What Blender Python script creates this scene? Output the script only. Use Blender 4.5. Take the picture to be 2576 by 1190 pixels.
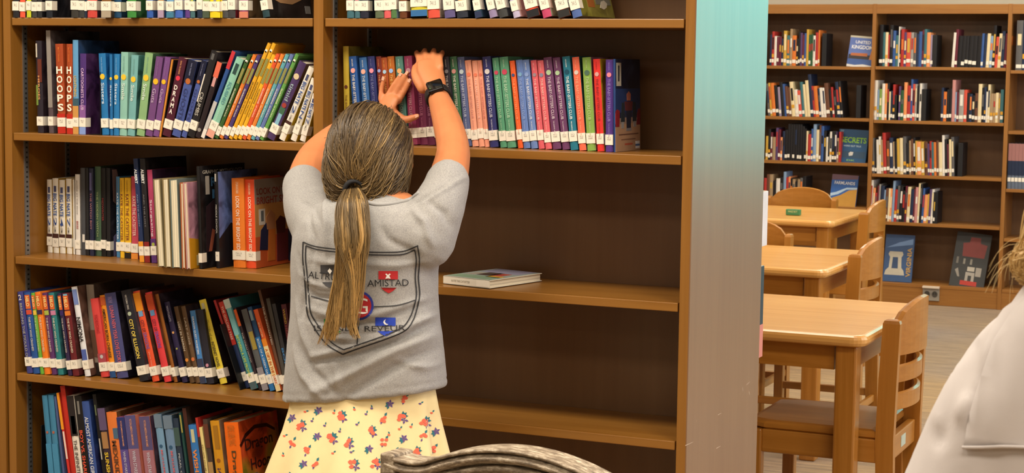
import bpy, bmesh, math, random
from mathutils import Vector, Matrix, noise
from mathutils.bvhtree import BVHTree
random.seed(7)
S = bpy.context.scene
COL = S.collection
for o in list(bpy.data.objects): bpy.data.objects.remove(o)

# ------------------------------------------------------------------ camera
F_PX, W_PX, H_PX = 4500.0, 2576.0, 1190.0
CAM = Vector((0.0, 0.0, 1.5))
ROT = Matrix(((0.9105, -0.0517, 0.4102), (0.4133, 0.0829, -0.9068), (0.0129, 0.9952, 0.0968)))
cd = bpy.data.cameras.new('camera')
cam = bpy.data.objects.new('camera', cd); COL.objects.link(cam)
cd.sensor_width = 36.0; cd.lens = 36.0 * F_PX / W_PX
cd.clip_start = 0.05; cd.clip_end = 60
cam.matrix_world = Matrix.Translation(CAM) @ ROT.to_4x4()
cd.dof.use_dof = True; cd.dof.focus_distance = 3.75; cd.dof.aperture_fstop = 20
S.camera = cam

# ------------------------------------------------------------------ world, lights, exposure
S.view_settings.view_transform = 'Standard'
S.view_settings.look = 'None'
S.view_settings.gamma = 1.0
S.view_settings.use_curve_mapping = False
S.view_settings.exposure = 0.0
wd = bpy.data.worlds.new('World'); S.world = wd; wd.use_nodes = True
wd.node_tree.nodes['Background'].inputs[0].default_value = (0.75, 0.8, 0.9, 1)
wd.node_tree.nodes['Background'].inputs[1].default_value = 0.25
LIGHT_W = 29.5
WARM = (1.0, 0.89, 0.73)
def ceiling_lamp(x, y, p=1.0):
    l = bpy.data.lights.new('troffer_light', 'AREA'); l.shape = 'RECTANGLE'; l.size = 1.15; l.size_y = 0.55
    l.energy = LIGHT_W * p; l.color = WARM
    o = bpy.data.objects.new('troffer_light', l); COL.objects.link(o); o.location = (x, y, 3.02)
LAMPS = [(x, y) for x in (-4.0, -1.9, 0.2, 2.3) for y in (-1.6, 0.4, 2.4, 6.0, 8.2, 10.4)]
for x, y in LAMPS: ceiling_lamp(x, y, {-1.6: 0.35, 0.4: 0.8, 2.4: 1.75}.get(y, 1.0))

def at(px, py, Y):
    """world point on the plane y = Y that shows at photograph pixel (px, py)"""
    d = ROT @ Vector(((px - 1288) / F_PX, (595 - py) / F_PX, -1.0))
    return CAM + d * (Y / d.y)
def atz(px, py, z):
    d = ROT @ Vector(((px - 1288) / F_PX, (595 - py) / F_PX, -1.0))
    return CAM + d * ((z - CAM.z) / d.z)

# ------------------------------------------------------------------ materials
def lin(h):
    if not isinstance(h, str): return tuple(h)
    h = h.lstrip('#'); r = []
    for i in (0, 2, 4):
        c = int(h[i:i+2], 16) / 255
        r.append(c / 12.92 if c <= 0.04045 else ((c + 0.055) / 1.055) ** 2.4)
    return tuple(r)
_M = {}
def nn(nt, t, **kw):
    n = nt.nodes.new(t)
    for k, v in kw.items():
        if k in n.inputs: n.inputs[k].default_value = v
        else: setattr(n, k, v)
    return n
def base(name, rough, spec=0.5, coat=0.0, metal=0.0, sheen=0.0):
    m = bpy.data.materials.new(name); m.use_nodes = True
    b = m.node_tree.nodes['Principled BSDF']
    b.inputs['Roughness'].default_value = rough
    b.inputs['Specular IOR Level'].default_value = spec
    b.inputs['Coat Weight'].default_value = coat
    b.inputs['Coat Roughness'].default_value = 0.15
    b.inputs['Metallic'].default_value = metal
    b.inputs['Sheen Weight'].default_value = sheen
    return m, m.node_tree, b
def plain(col, rough=0.5, var=0.10, scale=30.0, spec=0.5, coat=0.0, metal=0.0, bump=0.0, bscale=None, sheen=0.0):
    key = ('p', col, rough, var, scale, spec, coat, metal, bump, sheen)
    if key in _M: return _M[key]
    m, nt, b = base('surface', rough, spec, coat, metal, sheen)
    c = lin(col)
    tc = nn(nt, 'ShaderNodeTexCoord')
    no = nn(nt, 'ShaderNodeTexNoise', Scale=scale, Detail=3.0)
    nt.links.new(tc.outputs['Object'], no.inputs['Vector'])
    mx = nn(nt, 'ShaderNodeMix', data_type='RGBA')
    mx.inputs['A'].default_value = (*[v * (1 - var) for v in c], 1)
    mx.inputs['B'].default_value = (*[min(1, v * (1 + var)) for v in c], 1)
    nt.links.new(no.outputs['Fac'], mx.inputs['Factor'])
    nt.links.new(mx.outputs['Result'], b.inputs['Base Color'])
    if bump:
        n2 = nn(nt, 'ShaderNodeTexNoise', Scale=bscale or scale * 4, Detail=4.0)
        nt.links.new(tc.outputs['Object'], n2.inputs['Vector'])
        bp = nn(nt, 'ShaderNodeBump', Strength=bump, Distance=0.002)
        nt.links.new(n2.outputs['Fac'], bp.inputs['Height']); nt.links.new(bp.outputs['Normal'], b.inputs['Normal'])
    _M[key] = m
    return m
def wood(key, c1, c2, axis='X', rough=0.38, coat=0.25, scale=9.0, bump=0.12, blot=0.25, spec=0.5):
    k = ('w', key, axis)
    if k in _M: return _M[k]
    m, nt, b = base('wood_' + key, rough, spec, coat)
    tc = nn(nt, 'ShaderNodeTexCoord'); mp = nn(nt, 'ShaderNodeMapping')
    sc = [scale * 6] * 3; sc['XYZ'.index(axis)] = scale * 0.22
    mp.inputs['Scale'].default_value = sc
    nt.links.new(tc.outputs['Object'], mp.inputs['Vector'])
    no = nn(nt, 'ShaderNodeTexNoise', Scale=1.0, Detail=6.0, Roughness=0.62, Distortion=0.6)
    nt.links.new(mp.outputs['Vector'], no.inputs['Vector'])
    n2 = nn(nt, 'ShaderNodeTexNoise', Scale=2.3, Detail=2.0)
    nt.links.new(tc.outputs['Object'], n2.inputs['Vector'])
    cr = nn(nt, 'ShaderNodeValToRGB')
    cr.color_ramp.elements[0].position = 0.32; cr.color_ramp.elements[0].color = (*lin(c1), 1)
    cr.color_ramp.elements[1].position = 0.70; cr.color_ramp.elements[1].color = (*lin(c2), 1)
    nt.links.new(no.outputs['Fac'], cr.inputs['Fac'])
    mx = nn(nt, 'ShaderNodeMix', data_type='RGBA', blend_type='MULTIPLY'); mx.inputs['Factor'].default_value = blot
    nt.links.new(cr.outputs['Color'], mx.inputs['A'])
    c3 = nn(nt, 'ShaderNodeValToRGB'); c3.color_ramp.elements[0].color = (0.55, 0.5, 0.45, 1); c3.color_ramp.elements[1].color = (1, 1, 1, 1)
    nt.links.new(n2.outputs['Fac'], c3.inputs['Fac']); nt.links.new(c3.outputs['Color'], mx.inputs['B'])
    nt.links.new(mx.outputs['Result'], b.inputs['Base Color'])
    bp = nn(nt, 'ShaderNodeBump', Strength=bump, Distance=0.001)
    nt.links.new(no.outputs['Fac'], bp.inputs['Height']); nt.links.new(bp.outputs['Normal'], b.inputs['Normal'])
    _M[k] = m
    return m
def paper(col='#e9dfc4', axis='X', freq=900.0):
    k = ('pg', col, axis)
    if k in _M: return _M[k]
    m, nt, b = base('paper_edges', 0.85, 0.2)
    tc = nn(nt, 'ShaderNodeTexCoord')
    wv = nn(nt, 'ShaderNodeTexWave', wave_type='BANDS', bands_direction=axis, Scale=freq / 20, Distortion=1.2)
    nt.links.new(tc.outputs['Object'], wv.inputs['Vector'])
    c = lin(col); mx = nn(nt, 'ShaderNodeMix', data_type='RGBA')
    mx.inputs['A'].default_value = (*[v * 0.72 for v in c], 1); mx.inputs['B'].default_value = (*c, 1)
    nt.links.new(wv.outputs['Fac'], mx.inputs['Factor']); nt.links.new(mx.outputs['Result'], b.inputs['Base Color'])
    _M[k] = m
    return m
def soft(col, k=0.10):
    c = [int(col[i:i+2], 16) for i in (1, 3, 5)]; g = sum(c) / 3
    return '#%02x%02x%02x' % tuple(int(max(0, min(255, v + (g - v) * k))) for v in c)
def gloss(col): return plain(soft(col), rough=0.42, var=0.12, scale=26.0, spec=0.3)
def art(col):
    """printed picture cover: soft blotches around one colour"""
    key = ('art', col)
    if key in _M: return _M[key]
    m, nt, b = base('printed_cover', 0.38, 0.4)
    tc = nn(nt, 'ShaderNodeTexCoord'); no = nn(nt, 'ShaderNodeTexNoise', Scale=16.0, Detail=3.0, Distortion=0.8); n2 = nn(nt, 'ShaderNodeTexNoise', Scale=9.0, Detail=1.0)
    for q in (no, n2): nt.links.new(tc.outputs['Object'], q.inputs['Vector'])
    c = lin(col); cr = nn(nt, 'ShaderNodeValToRGB'); e = cr.color_ramp.elements; cr.color_ramp.interpolation = 'EASE'
    e[0].position = .38; e[0].color = (*[v * .45 for v in c], 1); e[1].position = .66; e[1].color = (*[min(1, v * 1.5 + .015) for v in c], 1); k = e.new(.5); k.color = (*c, 1)
    nt.links.new(no.outputs['Fac'], cr.inputs['Fac'])
    mx = nn(nt, 'ShaderNodeMix', data_type='RGBA'); mx.inputs['B'].default_value = (c[1] * .9 + .03, c[0] * .7 + .02, c[2] * .8 + .02, 1)
    r2 = nn(nt, 'ShaderNodeValToRGB'); r2.color_ramp.elements[0].position = .5; r2.color_ramp.elements[1].position = .62; r2.color_ramp.elements[1].color = (.5, .5, .5, 1)
    nt.links.new(n2.outputs['Fac'], r2.inputs['Fac']); nt.links.new(r2.outputs['Color'], mx.inputs['Factor']); nt.links.new(cr.outputs['Color'], mx.inputs['A']); nt.links.new(mx.outputs['Result'], b.inputs['Base Color'])
    _M[key] = m
    return m
def glow(col, strength):
    m = bpy.data.materials.new('lit_window'); m.use_nodes = True; nt = m.node_tree
    nt.nodes.remove(nt.nodes['Principled BSDF'])
    e = nn(nt, 'ShaderNodeEmission', Strength=strength); e.inputs['Color'].default_value = (*lin(col), 1)
    nt.links.new(e.outputs[0], nt.nodes['Material Output'].inputs[0])
    return m

# ------------------------------------------------------------------ objects
def tag(o, label=None, cat=None, group=None, kind=None):
    if label: o['label'] = label
    if cat: o['category'] = cat
    if group: o['group'] = group
    if kind: o['kind'] = kind
    return o
def empty(name, loc=(0, 0, 0), rz=0.0):
    o = bpy.data.objects.new(name, None); COL.objects.link(o); o.empty_display_size = 0.05
    o.location = loc; o.rotation_euler = (0, 0, rz)
    return o
def link(name, me, mats, parent=None, smooth=False):
    o = bpy.data.objects.new(name, me); COL.objects.link(o)
    if mats is not None and len(me.materials) == 0:
        for m in (mats if isinstance(mats, (list, tuple)) else [mats]): me.materials.append(m)
    if parent: o.parent = parent
    if smooth: me.polygons.foreach_set('use_smooth', [True] * len(me.polygons))
    return o
class MB:
    """collects boxes, prisms, tubes and lofts into one mesh"""
    def __init__(s): s.v = []; s.f = []; s.m = []
    def add(s, vs, fs, mi=0):
        n = len(s.v); s.v += [tuple(v) for v in vs]; s.f += [tuple(i + n for i in f) for f in fs]; s.m += [mi] * len(fs)
        return s
    def box(s, x0, x1, y0, y1, z0, z1, mi=0, c=0.0):
        if c:   # chamfered box
            c = min(c, (x1-x0)*.45, (y1-y0)*.45, (z1-z0)*.45)
            bm = bmesh.new(); bmesh.ops.create_cube(bm, size=1)
            for v in bm.verts:
                v.co = Vector((x0 if v.co.x < 0 else x1, y0 if v.co.y < 0 else y1, z0 if v.co.z < 0 else z1))
            bmesh.ops.bevel(bm, geom=bm.edges[:], offset=c, segments=2, profile=0.5, affect='EDGES')
            bm.verts.ensure_lookup_table(); bm.verts.index_update()
            s.add([v.co for v in bm.verts], [[v.index for v in f.verts] for f in bm.faces], mi); bm.free()
            return s
        return s.add([(x0,y0,z0),(x1,y0,z0),(x1,y1,z0),(x0,y1,z0),(x0,y0,z1),(x1,y0,z1),(x1,y1,z1),(x0,y1,z1)],
              [(0,3,2,1),(4,5,6,7),(0,1,5,4),(1,2,6,5),(2,3,7,6),(3,0,4,7)], mi)
    def prism(s, pts, axis, a, b, mi=0):
        """extrude a 2-D outline (ccw) along axis from a to b"""
        def P(p, t): return {'X': (t, p[0], p[1]), 'Y': (p[0], t, p[1]), 'Z': (p[0], p[1], t)}[axis]
        n = len(pts); vs = [P(p, a) for p in pts] + [P(p, b) for p in pts]
        fs = [tuple(range(n - 1, -1, -1)), tuple(range(n, 2 * n))] + [(i, (i+1) % n, n + (i+1) % n, n + i) for i in range(n)]
        if axis == 'Y': fs = [tuple(reversed(f)) for f in fs]
        return s.add(vs, fs, mi)
    def loft(s, rings, caps=True, closed=False, mi=0):
        n = len(rings[0]); vs = [p for r in rings for p in r]; fs = []
        k = len(rings)
        for i in range(k if closed else k - 1):
            j = (i + 1) % k
            for a in range(n):
                b = (a + 1) % n
                fs.append((i*n + a, i*n + b, j*n + b, j*n + a))
        if caps and not closed: fs += [tuple(range(n - 1, -1, -1)), tuple(range((k-1)*n, k*n))]
        return s.add(vs, fs, mi)
    def tube(s, pts, rad, n=8, mi=0, ends=True):
        return s.loft(tube_rings(pts, rad, n, ends), mi=mi)
    def mesh(s, name):
        me = bpy.data.meshes.new(name); me.from_pydata(s.v, [], s.f)
        if any(s.m): me.polygons.foreach_set('material_index', s.m)
        me.validate(); me.update(); return me
    def build(s, name, mats, parent=None, smooth=False):
        return link(name, s.mesh(name), mats, parent, smooth)
def frames(pts):
    pts = [Vector(p) for p in pts]; out = []; n = len(pts); u = None
    for i, p in enumerate(pts):
        t = (pts[min(i+1, n-1)] - pts[max(i-1, 0)])
        if t.length < 1e-9: t = Vector((0, 0, 1))
        t.normalize()
        if u is None:
            a = Vector((0, 0, 1)) if abs(t.z) < 0.9 else Vector((1, 0, 0)); u = a.cross(t).normalized()
        else:
            u = (u - t * u.dot(t)).normalized()
        out.append((p, u.copy(), t.cross(u).normalized(), t))
    return out
def tube_rings(pts, rad, n=8, ends=True):
    fr = frames(pts); rings = []; k = len(fr)
    R = [rad] * k if not isinstance(rad, (list, tuple)) else list(rad)
    def ring(c, u, v, r): 
        ru, rv = r if isinstance(r, tuple) else (r, r)
        return [c + u * (ru * math.cos(2*math.pi*a/n)) + v * (rv * math.sin(2*math.pi*a/n)) for a in range(n)]
    def sc(r, f): return (r[0]*f, r[1]*f) if isinstance(r, tuple) else r*f
    def mn(r): return min(r) if isinstance(r, tuple) else r
    if ends:
        p, u, v, t = fr[0]
        for a in (80, 50, 25): rings.append(ring(p - t * mn(R[0]) * math.sin(math.radians(a)), u, v, sc(R[0], math.cos(math.radians(a)))))
    for (p, u, v, t), r in zip(fr, R): rings.append(ring(p, u, v, r))
    if ends:
        p, u, v, t = fr[-1]
        for a in (25, 50, 80): rings.append(ring(p + t * mn(R[-1]) * math.sin(math.radians(a)), u, v, sc(R[-1], math.cos(math.radians(a)))))
    return rings
def catmull(pts, k=6):
    P = [Vector(p) for p in pts]; out = []
    for i in range(len(P) - 1):
        p0, p1, p2, p3 = P[max(i-1, 0)], P[i], P[i+1], P[min(i+2, len(P)-1)]
        for j in range(k):
            t = j / k
            out.append(0.5 * ((2*p1) + (p2-p0)*t + (2*p0-5*p1+4*p2-p3)*t*t + (3*p1-p0-3*p2+p3)*t**3))
    out.append(P[-1]); return out
def lerp_list(vals, k):
    out = []
    for a, b in zip(vals, vals[1:]):
        for j in range(k):
            t = j / k
            out.append(tuple(x+(y-x)*t for x, y in zip(a, b)) if isinstance(a, tuple) else a + (b - a) * t)
    out.append(vals[-1]); return out
def remesh(me, voxel, smooth=6, factor=0.5):
    o = bpy.data.objects.new('tmp', me); COL.objects.link(o)
    r = o.modifiers.new('r', 'REMESH'); r.mode = 'VOXEL'; r.voxel_size = voxel
    if smooth:
        q = o.modifiers.new('s', 'SMOOTH'); q.factor = factor; q.iterations = smooth
    dg = bpy.context.evaluated_depsgraph_get(); dg.update()
    out = bpy.data.meshes.new_from_object(o.evaluated_get(dg), depsgraph=dg)
    bpy.data.objects.remove(o); bpy.data.meshes.remove(me)
    return out
_T = {}
def text_mesh(s, bold=0.0):
    """lettering as a mesh, centred, 1 unit high; returns (mesh vertices, faces, width)"""
    if (s, bold) in _T: return _T[(s, bold)]
    cu = bpy.data.curves.new('lettering', 'FONT'); cu.body = s; cu.align_x = 'CENTER'; cu.offset = bold; cu.resolution_u = 3
    if '\n' in s: cu.space_line = 0.85
    o = bpy.data.objects.new('lettering', cu); COL.objects.link(o)
    me = bpy.data.meshes.new_from_object(o)
    vs = [v.co.copy() for v in me.vertices]; fs = [tuple(p.vertices) for p in me.polygons]
    bpy.data.objects.remove(o); bpy.data.meshes.remove(me); bpy.data.curves.remove(cu)
    x0 = min(v.x for v in vs); x1 = max(v.x for v in vs); y0 = min(v.y for v in vs); y1 = max(v.y for v in vs)
    h = max(1e-6, y1 - y0)
    vs = [((v.x - (x0+x1)/2) / h, (v.y - (y0+y1)/2) / h) for v in vs]
    _T[(s, bold)] = (vs, fs, (x1 - x0) / h)
    return _T[(s, bold)]
_TO = {}
def lettering(name, s, mat, parent, origin, ux, uy, width=None, height=None, bold=0.0):
    """place lettering with its x axis along ux and y axis along uy, fitted to width x height"""
    vs, fs, asp = text_mesh(s, bold)
    if height is None: height = width / asp
    if width is None: width = height * asp
    key = (s, bold, mat.name)
    if key not in _TO:
        me = bpy.data.meshes.new('lettering'); me.from_pydata([(a, b, 0) for a, b in vs], [], fs); me.materials.append(mat); _TO[key] = me
    o = link(name, _TO[key], None, parent)
    ux = Vector(ux); uy = Vector(uy); uz = ux.cross(uy)
    M = Matrix((ux * (width / asp), uy * height, uz)).transposed().to_4x4(); M.translation = Vector(origin)
    o.matrix_local = M
    return o
ORD = ['first','second','third','fourth','fifth','sixth','seventh','eighth','ninth','tenth','eleventh','twelfth','thirteenth','fourteenth','fifteenth','sixteenth','seventeenth','eighteenth','nineteenth','twentieth','twenty-first','twenty-second','twenty-third','twenty-fourth','twenty-fifth','twenty-sixth','twenty-seventh','twenty-eighth','twenty-ninth','thirtieth','thirty-first','thirty-second','thirty-third','thirty-fourth','thirty-fifth','thirty-sixth','thirty-seventh','thirty-eighth','thirty-ninth','fortieth','forty-first','forty-second','forty-third','forty-fourth','forty-fifth']
NAMED = {'black':'#1c1a1c','charcoal':'#3a393c','grey':'#87837f','white':'#e6e2da','cream':'#e3d6ad','tan':'#b39464','brown':'#6a4526','rust':'#9a4a22','maroon':'#5b1f2c','red':'#c62a28','coral':'#e0604c','pink':'#dd7f86','magenta':'#b03468','purple':'#5d3a78','lavender':'#9a8fc0','navy':'#202c52','blue':'#2f5fae','light blue':'#6fa3d0','teal':'#1f6f7f','mint':'#8cc4b2','green':'#3f7d4a','dark green':'#274532','lime':'#8fb04a','olive':'#7f7a34','yellow':'#e6bf2a','mustard':'#b98f24','orange':'#e8791e','peach':'#efa482'}
def colour_name(h):
    c = [int(h[i:i+2], 16) for i in (1, 3, 5)]; best = None
    for n, v in NAMED.items():
        q = [int(v[i:i+2], 16) for i in (1, 3, 5)]
        d = sum((a - b) ** 2 for a, b in zip(c, q))
        if best is None or d < best[0]: best = (d, n)
    return best[1]
# ------------------------------------------------------------------ room shell
RX0, RX1, RY0, RY1, RZ = -7.0, 4.2, -3.2, 11.75, 3.1
def carpet():
    m, nt, b = base('carpet', 0.95, 0.2, sheen=0.2)
    tc = nn(nt, 'ShaderNodeTexCoord'); mp = nn(nt, 'ShaderNodeMapping')
    mp.inputs['Rotation'].default_value = (0, 0, 0.35); mp.inputs['Scale'].default_value = (1.1, 14, 1)
    nt.links.new(tc.outputs['Object'], mp.inputs['Vector'])
    n1 = nn(nt, 'ShaderNodeTexNoise', Scale=3.0, Detail=8.0, Roughness=0.75)
    nt.links.new(mp.outputs['Vector'], n1.inputs['Vector'])
    n2 = nn(nt, 'ShaderNodeTexNoise', Scale=0.55, Detail=2.0)
    nt.links.new(tc.outputs['Object'], n2.inputs['Vector'])
    n3 = nn(nt, 'ShaderNodeTexNoise', Scale=420.0, Detail=2.0)
    nt.links.new(tc.outputs['Object'], n3.inputs['Vector'])
    r1 = nn(nt, 'ShaderNodeValToRGB'); e = r1.color_ramp.elements
    e[0].position = 0.30; e[0].color = (*lin('#6a5a4a'), 1); e[1].position = 0.66; e[1].color = (*lin('#d2c2a8'), 1)
    nt.links.new(n1.outputs['Fac'], r1.inputs['Fac'])
    r2 = nn(nt, 'ShaderNodeValToRGB'); e = r2.color_ramp.elements
    e[0].position = 0.40; e[0].color = (*lin('#dcbf90'), 1); e[1].position = 0.66; e[1].color = (*lin('#bcb2b4'), 1)
    nt.links.new(n2.outputs['Fac'], r2.inputs['Fac'])
    mx = nn(nt, 'ShaderNodeMix', data_type='RGBA', blend_type='MULTIPLY'); mx.inputs['Factor'].default_value = 0.92
    nt.links.new(r2.outputs['Color'], mx.inputs['A']); nt.links.new(r1.outputs['Color'], mx.inputs['B'])
    nt.links.new(mx.outputs['Result'], b.inputs['Base Color'])
    bp = nn(nt, 'ShaderNodeBump', Strength=0.5, Distance=0.004)
    nt.links.new(n3.outputs['Fac'], bp.inputs['Height']); nt.links.new(bp.outputs['Normal'], b.inputs['Normal'])
    return m
def struct(name, mb, mats, parent=None):
    o = mb.build(name, mats, parent)
    if not parent: tag(o, kind='structure')
    return o
wall_m = plain('#b7b0a0', 0.9, 0.04, 6.0, bump=0.08)
struct('floor', MB().box(RX0, RX1, RY0, RY1, -0.08, 0.0), carpet())
struct('ceiling', MB().box(RX0, RX1, RY0, RY1, RZ, RZ + 0.08), plain('#d9d5cb', 0.95, 0.04, 8.0))
struct('wall_left', MB().box(RX0 - 0.1, RX0, RY0, RY1, 0, RZ), wall_m)
struct('wall_front', MB().box(RX0, RX1, RY0 - 0.1, RY0, 0, RZ), wall_m)
# right wall with a row of tall tinted windows
WY = [(3.2, 5.0), (5.4, 7.2), (7.6, 9.4)]
WZ0, WZ1 = 1.05, 2.75
m = MB().box(RX1, RX1 + 0.1, RY0, RY1, 0, WZ0).box(RX1, RX1 + 0.1, RY0, RY1, WZ1, RZ)
ys = [RY0] + [v for w in WY for v in w] + [RY1]
for a, b in zip(ys[0::2], ys[1::2]): m.box(RX1, RX1 + 0.1, a, b, WZ0, WZ1)
struct('wall_right', m, wall_m)
# back wall; unseen teal windows added and sized for the end panel's reflection
BZ1 = 2.85
BX = [(-1.9, -0.7, 1.97), (-0.55, 0.55, 1.97), (0.75, 2.35, 0.95)]
m = MB().box(RX0, RX1, RY1, RY1 + 0.1, BZ1, RZ)
for a, b, z in BX: m.box(a, b, RY1, RY1 + 0.1, 0, z)
xs = [RX0] + [v for w in BX for v in w[:2]] + [RX1]
for a, b in zip(xs[0::2], xs[1::2]): m.box(a, b, RY1, RY1 + 0.1, 0, BZ1)
struct('wall_back', m, wall_m)
frame_m = plain('#5a5c5c', 0.45, 0.05, metal=0.6)
pane_m = glow('#cdd6f0', 6.5); teal_m = glow('#62dcd4', 5.0)
wn = 0
for (a, b) in WY:
    wn += 1
    r = empty('window_%d' % wn, (RX1, (a + b) / 2, WZ0)); tag(r, 'tall tinted window in the right wall', kind='structure')
    h = (b - a) / 2; H = WZ1 - WZ0
    for y0, y1, z0, z1 in ((-h, -h+.05, 0, H), (h-.05, h, 0, H), (-h, h, 0, .05), (-h, h, H-.05, H), (-.025, .025, 0, H)):
        MB().box(0.0, 0.06, y0, y1, z0, z1).build('window_frame', frame_m, r)
    for s in (0, 1): MB().box(0.05, 0.056, -h+.05 if s == 0 else .025, -.025 if s == 0 else h-.05, .05, H-.05).build('pane', pane_m, r)
for (a, b, BZ0) in BX:
    wn += 1
    r = empty('window_%d' % wn, ((a + b) / 2, RY1, BZ0)); tag(r, 'unseen teal tinted window, added for the end panel reflection', kind='structure')
    h = (b - a) / 2; H = BZ1 - BZ0
    for x0, x1, z0, z1 in ((-h, -h+.04, 0, H), (h-.04, h, 0, H), (-h, h, 0, .04), (-h, h, H-.04, H)):
        MB().box(x0, x1, 0.0, 0.06, z0, z1).build('window_frame', frame_m, r)
    MB().box(-h+.04, h-.04, 0.05, 0.056, .04, H-.04).build('pane', teal_m, r)

# ------------------------------------------------------------------ bookcases
SH_C = ('#7a4a1f', '#94602c')
def W(axis): return wood('bookcase', '#87591f', '#96672a', axis, rough=0.36, coat=0.12, blot=0.30, scale=6, bump=0.05)
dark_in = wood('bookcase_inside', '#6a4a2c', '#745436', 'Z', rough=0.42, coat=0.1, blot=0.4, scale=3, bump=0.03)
steel = plain('#8f9092', 0.4, 0.05, metal=0.7)
slot_m = plain('#141312', 0.8, 0.05)
YS, DEP, YB = 3.64, 0.262, 4.175     # front plane, inner depth, rear plane
UP = [(-3.077, -3.054), (-2.1627, -2.1368), (-1.2484, -1.2270)]
SHELF_Z = [1.889, 1.597, 1.305, 0.987, 0.683, 0.375, 0.09]
TH = 0.0195
bc = empty('bookcase', ((UP[0][0] + UP[2][1]) / 2, (YS + YB) / 2, 0))
tag(bc, 'tall brown double-sided wooden bookcase of two bays behind the girl', 'bookcase')
off = Vector(bc.location)
def bpart(name, mb, mat, parent=None):
    o = mb.build(name, mat, parent or bc); o.location = -off if not parent else (0, 0, 0)
    return o
TOPZ = 2.08
for (a, b) in UP: bpart('upright', MB().box(a, b, YS, YB, 0, TOPZ, c=0.0012), W('Z'))
endp = wood('laminate', '#7b5a42', '#8a6a50', 'Z', rough=0.34, coat=1.0, scale=5, bump=0.03, blot=0.2)  # greyer than the uprights: reflection haze put into the base colour
endp.node_tree.nodes['Principled BSDF'].inputs['Coat Roughness'].default_value = 0.30
ep = bpart('end_panel', MB().box(-1.2270, -1.2245, YS + 0.001, YB, 0, TOPZ), endp)
scr = MB(); rs = random.Random(3)
for (px, py, dx, dy) in ((1866, 1000, 8, -14), (1868, 975, 1, 10), (1798, 1029, 2, -5), (1806, 1044, 9, -5), (1773, 1050, 2, -8), (1752, 1062, 1, -7), (1724, 1121, 20, -9), (1802, 1128, 11, -6), (1884, 985, 2, 9), (1878, 968, 10, -9)):
    def onp(x, y):
        d = ROT @ Vector(((x-1288)/F_PX, (595-y)/F_PX, -1)); p = CAM + d * ((-1.2244) / d.x); return p
    p, q = onp(px, py), onp(px + dx, py + dy); w = Vector((0, 0.0012, 0.0008))
    scr.add([p - w, q - w * .4, q + w * .4, p + w], [(0, 1, 2, 3)])
bpart('scratches', scr, plain('#c9b49c', 0.6), ep)
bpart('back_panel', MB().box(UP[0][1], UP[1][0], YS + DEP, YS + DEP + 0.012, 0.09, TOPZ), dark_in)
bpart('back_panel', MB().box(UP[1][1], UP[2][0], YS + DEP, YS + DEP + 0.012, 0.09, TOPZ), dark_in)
bpart('top_board', MB().box(UP[0][0], UP[2][1], YS - 0.01, YB, TOPZ, TOPZ + 0.03, c=0.002), W('X'))
for (a, b) in ((UP[0][1], UP[1][0]), (UP[1][1], UP[2][0])):
    for z in SHELF_Z: bpart('shelf', MB().box(a + 0.004, b - 0.004, YS + 0.002, YS + DEP - 0.001, z - TH, z, c=0.0015), W('X'))
    for z in (1.7, 1.42, 1.055, 0.775, 0.44, 0.09): bpart('rear_shelf', MB().box(a + 0.004, b - 0.004, YS + DEP + 0.014, YB - 0.003, z - TH, z, c=0.0015), W('X'))
    bpart('plinth', MB().box(a, b, YS + 0.03, YS + 0.045, 0, 0.07), W('X'))
    for x, s in ((a, 1), (b, -1)):
        for y in (YS + 0.045, YS + DEP - 0.05):
            st = MB().box(min(x, x + s*.0035), max(x, x + s*.0035), y, y + 0.016, 0.1, 2.05)
            so = bpart('shelf_standard', st, steel)
            sl = MB()
            z = 0.12
            while z < 2.03:
                sl.box(min(x + s*.0034, x + s*.0040), max(x + s*.0034, x + s*.0040), y + .005, y + .011, z, z + .0045); z += 0.0127
            tag(bpart('slots', sl, slot_m, so), kind='stuff')
# neighbouring bookcase whose edge shows at the left border
nb = empty('bookcase', (-3.55, (YS + YB) / 2, 0)); tag(nb, 'neighbouring brown bookcase, only its upright edge visible at far left', 'bookcase')
o2 = Vector(nb.location)
def npart(name, mb, mat):
    o = mb.build(name, mat, nb); o.location = -o2; return o
npart('upright', MB().box(-3.107, -3.084, YS - 0.004, YB, 0, TOPZ, c=0.0012), W('Z'))
npart('upright', MB().box(-4.02, -3.997, YS - 0.004, YB, 0, TOPZ, c=0.0012), W('Z'))
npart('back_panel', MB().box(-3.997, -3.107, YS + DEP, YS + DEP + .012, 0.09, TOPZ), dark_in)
npart('top_board', MB().box(-4.02, -3.084, YS - 0.01, YB, TOPZ, TOPZ + .03, c=.002), W('X'))
for z in SHELF_Z: npart('shelf', MB().box(-3.993, -3.111, YS, YS + DEP - .001, z - TH, z, c=.0015), W('X'))

# far bookcases along the back wall
FY = 11.36
FUP = [(-4.288, -4.264), (-3.462, -3.438), (-2.646, -2.622), (-1.806, -1.782), (-0.96, -0.936), (-0.12, -0.096)]
FSH = {1: [1.502, 1.173, 0.886, 0.600, 0.129], 2: [1.506, 1.166, 0.823, 0.519, 0.129], 3: [1.492, 1.118, 0.759, 0.45, 0.129], 0: [1.5, 1.17, 0.88, 0.6, 0.129], 4: [1.5, 1.17, 0.88, 0.6, 0.129]}
def FW(axis): return wood('far_bookcase', '#93612a', '#a57236', axis, rough=0.4, coat=0.1, blot=0.3)
far_roots = {}
names = {1: 'far brown bookcase bay seen right beside the end panel', 2: 'far brown bookcase bay with a wall outlet in its plinth', 3: 'far brown bookcase bay at the right edge holding matching bound volumes', 0: 'far brown bookcase bay hidden behind the near bookcase', 4: 'far brown bookcase bay beyond the right edge of the picture'}
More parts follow.
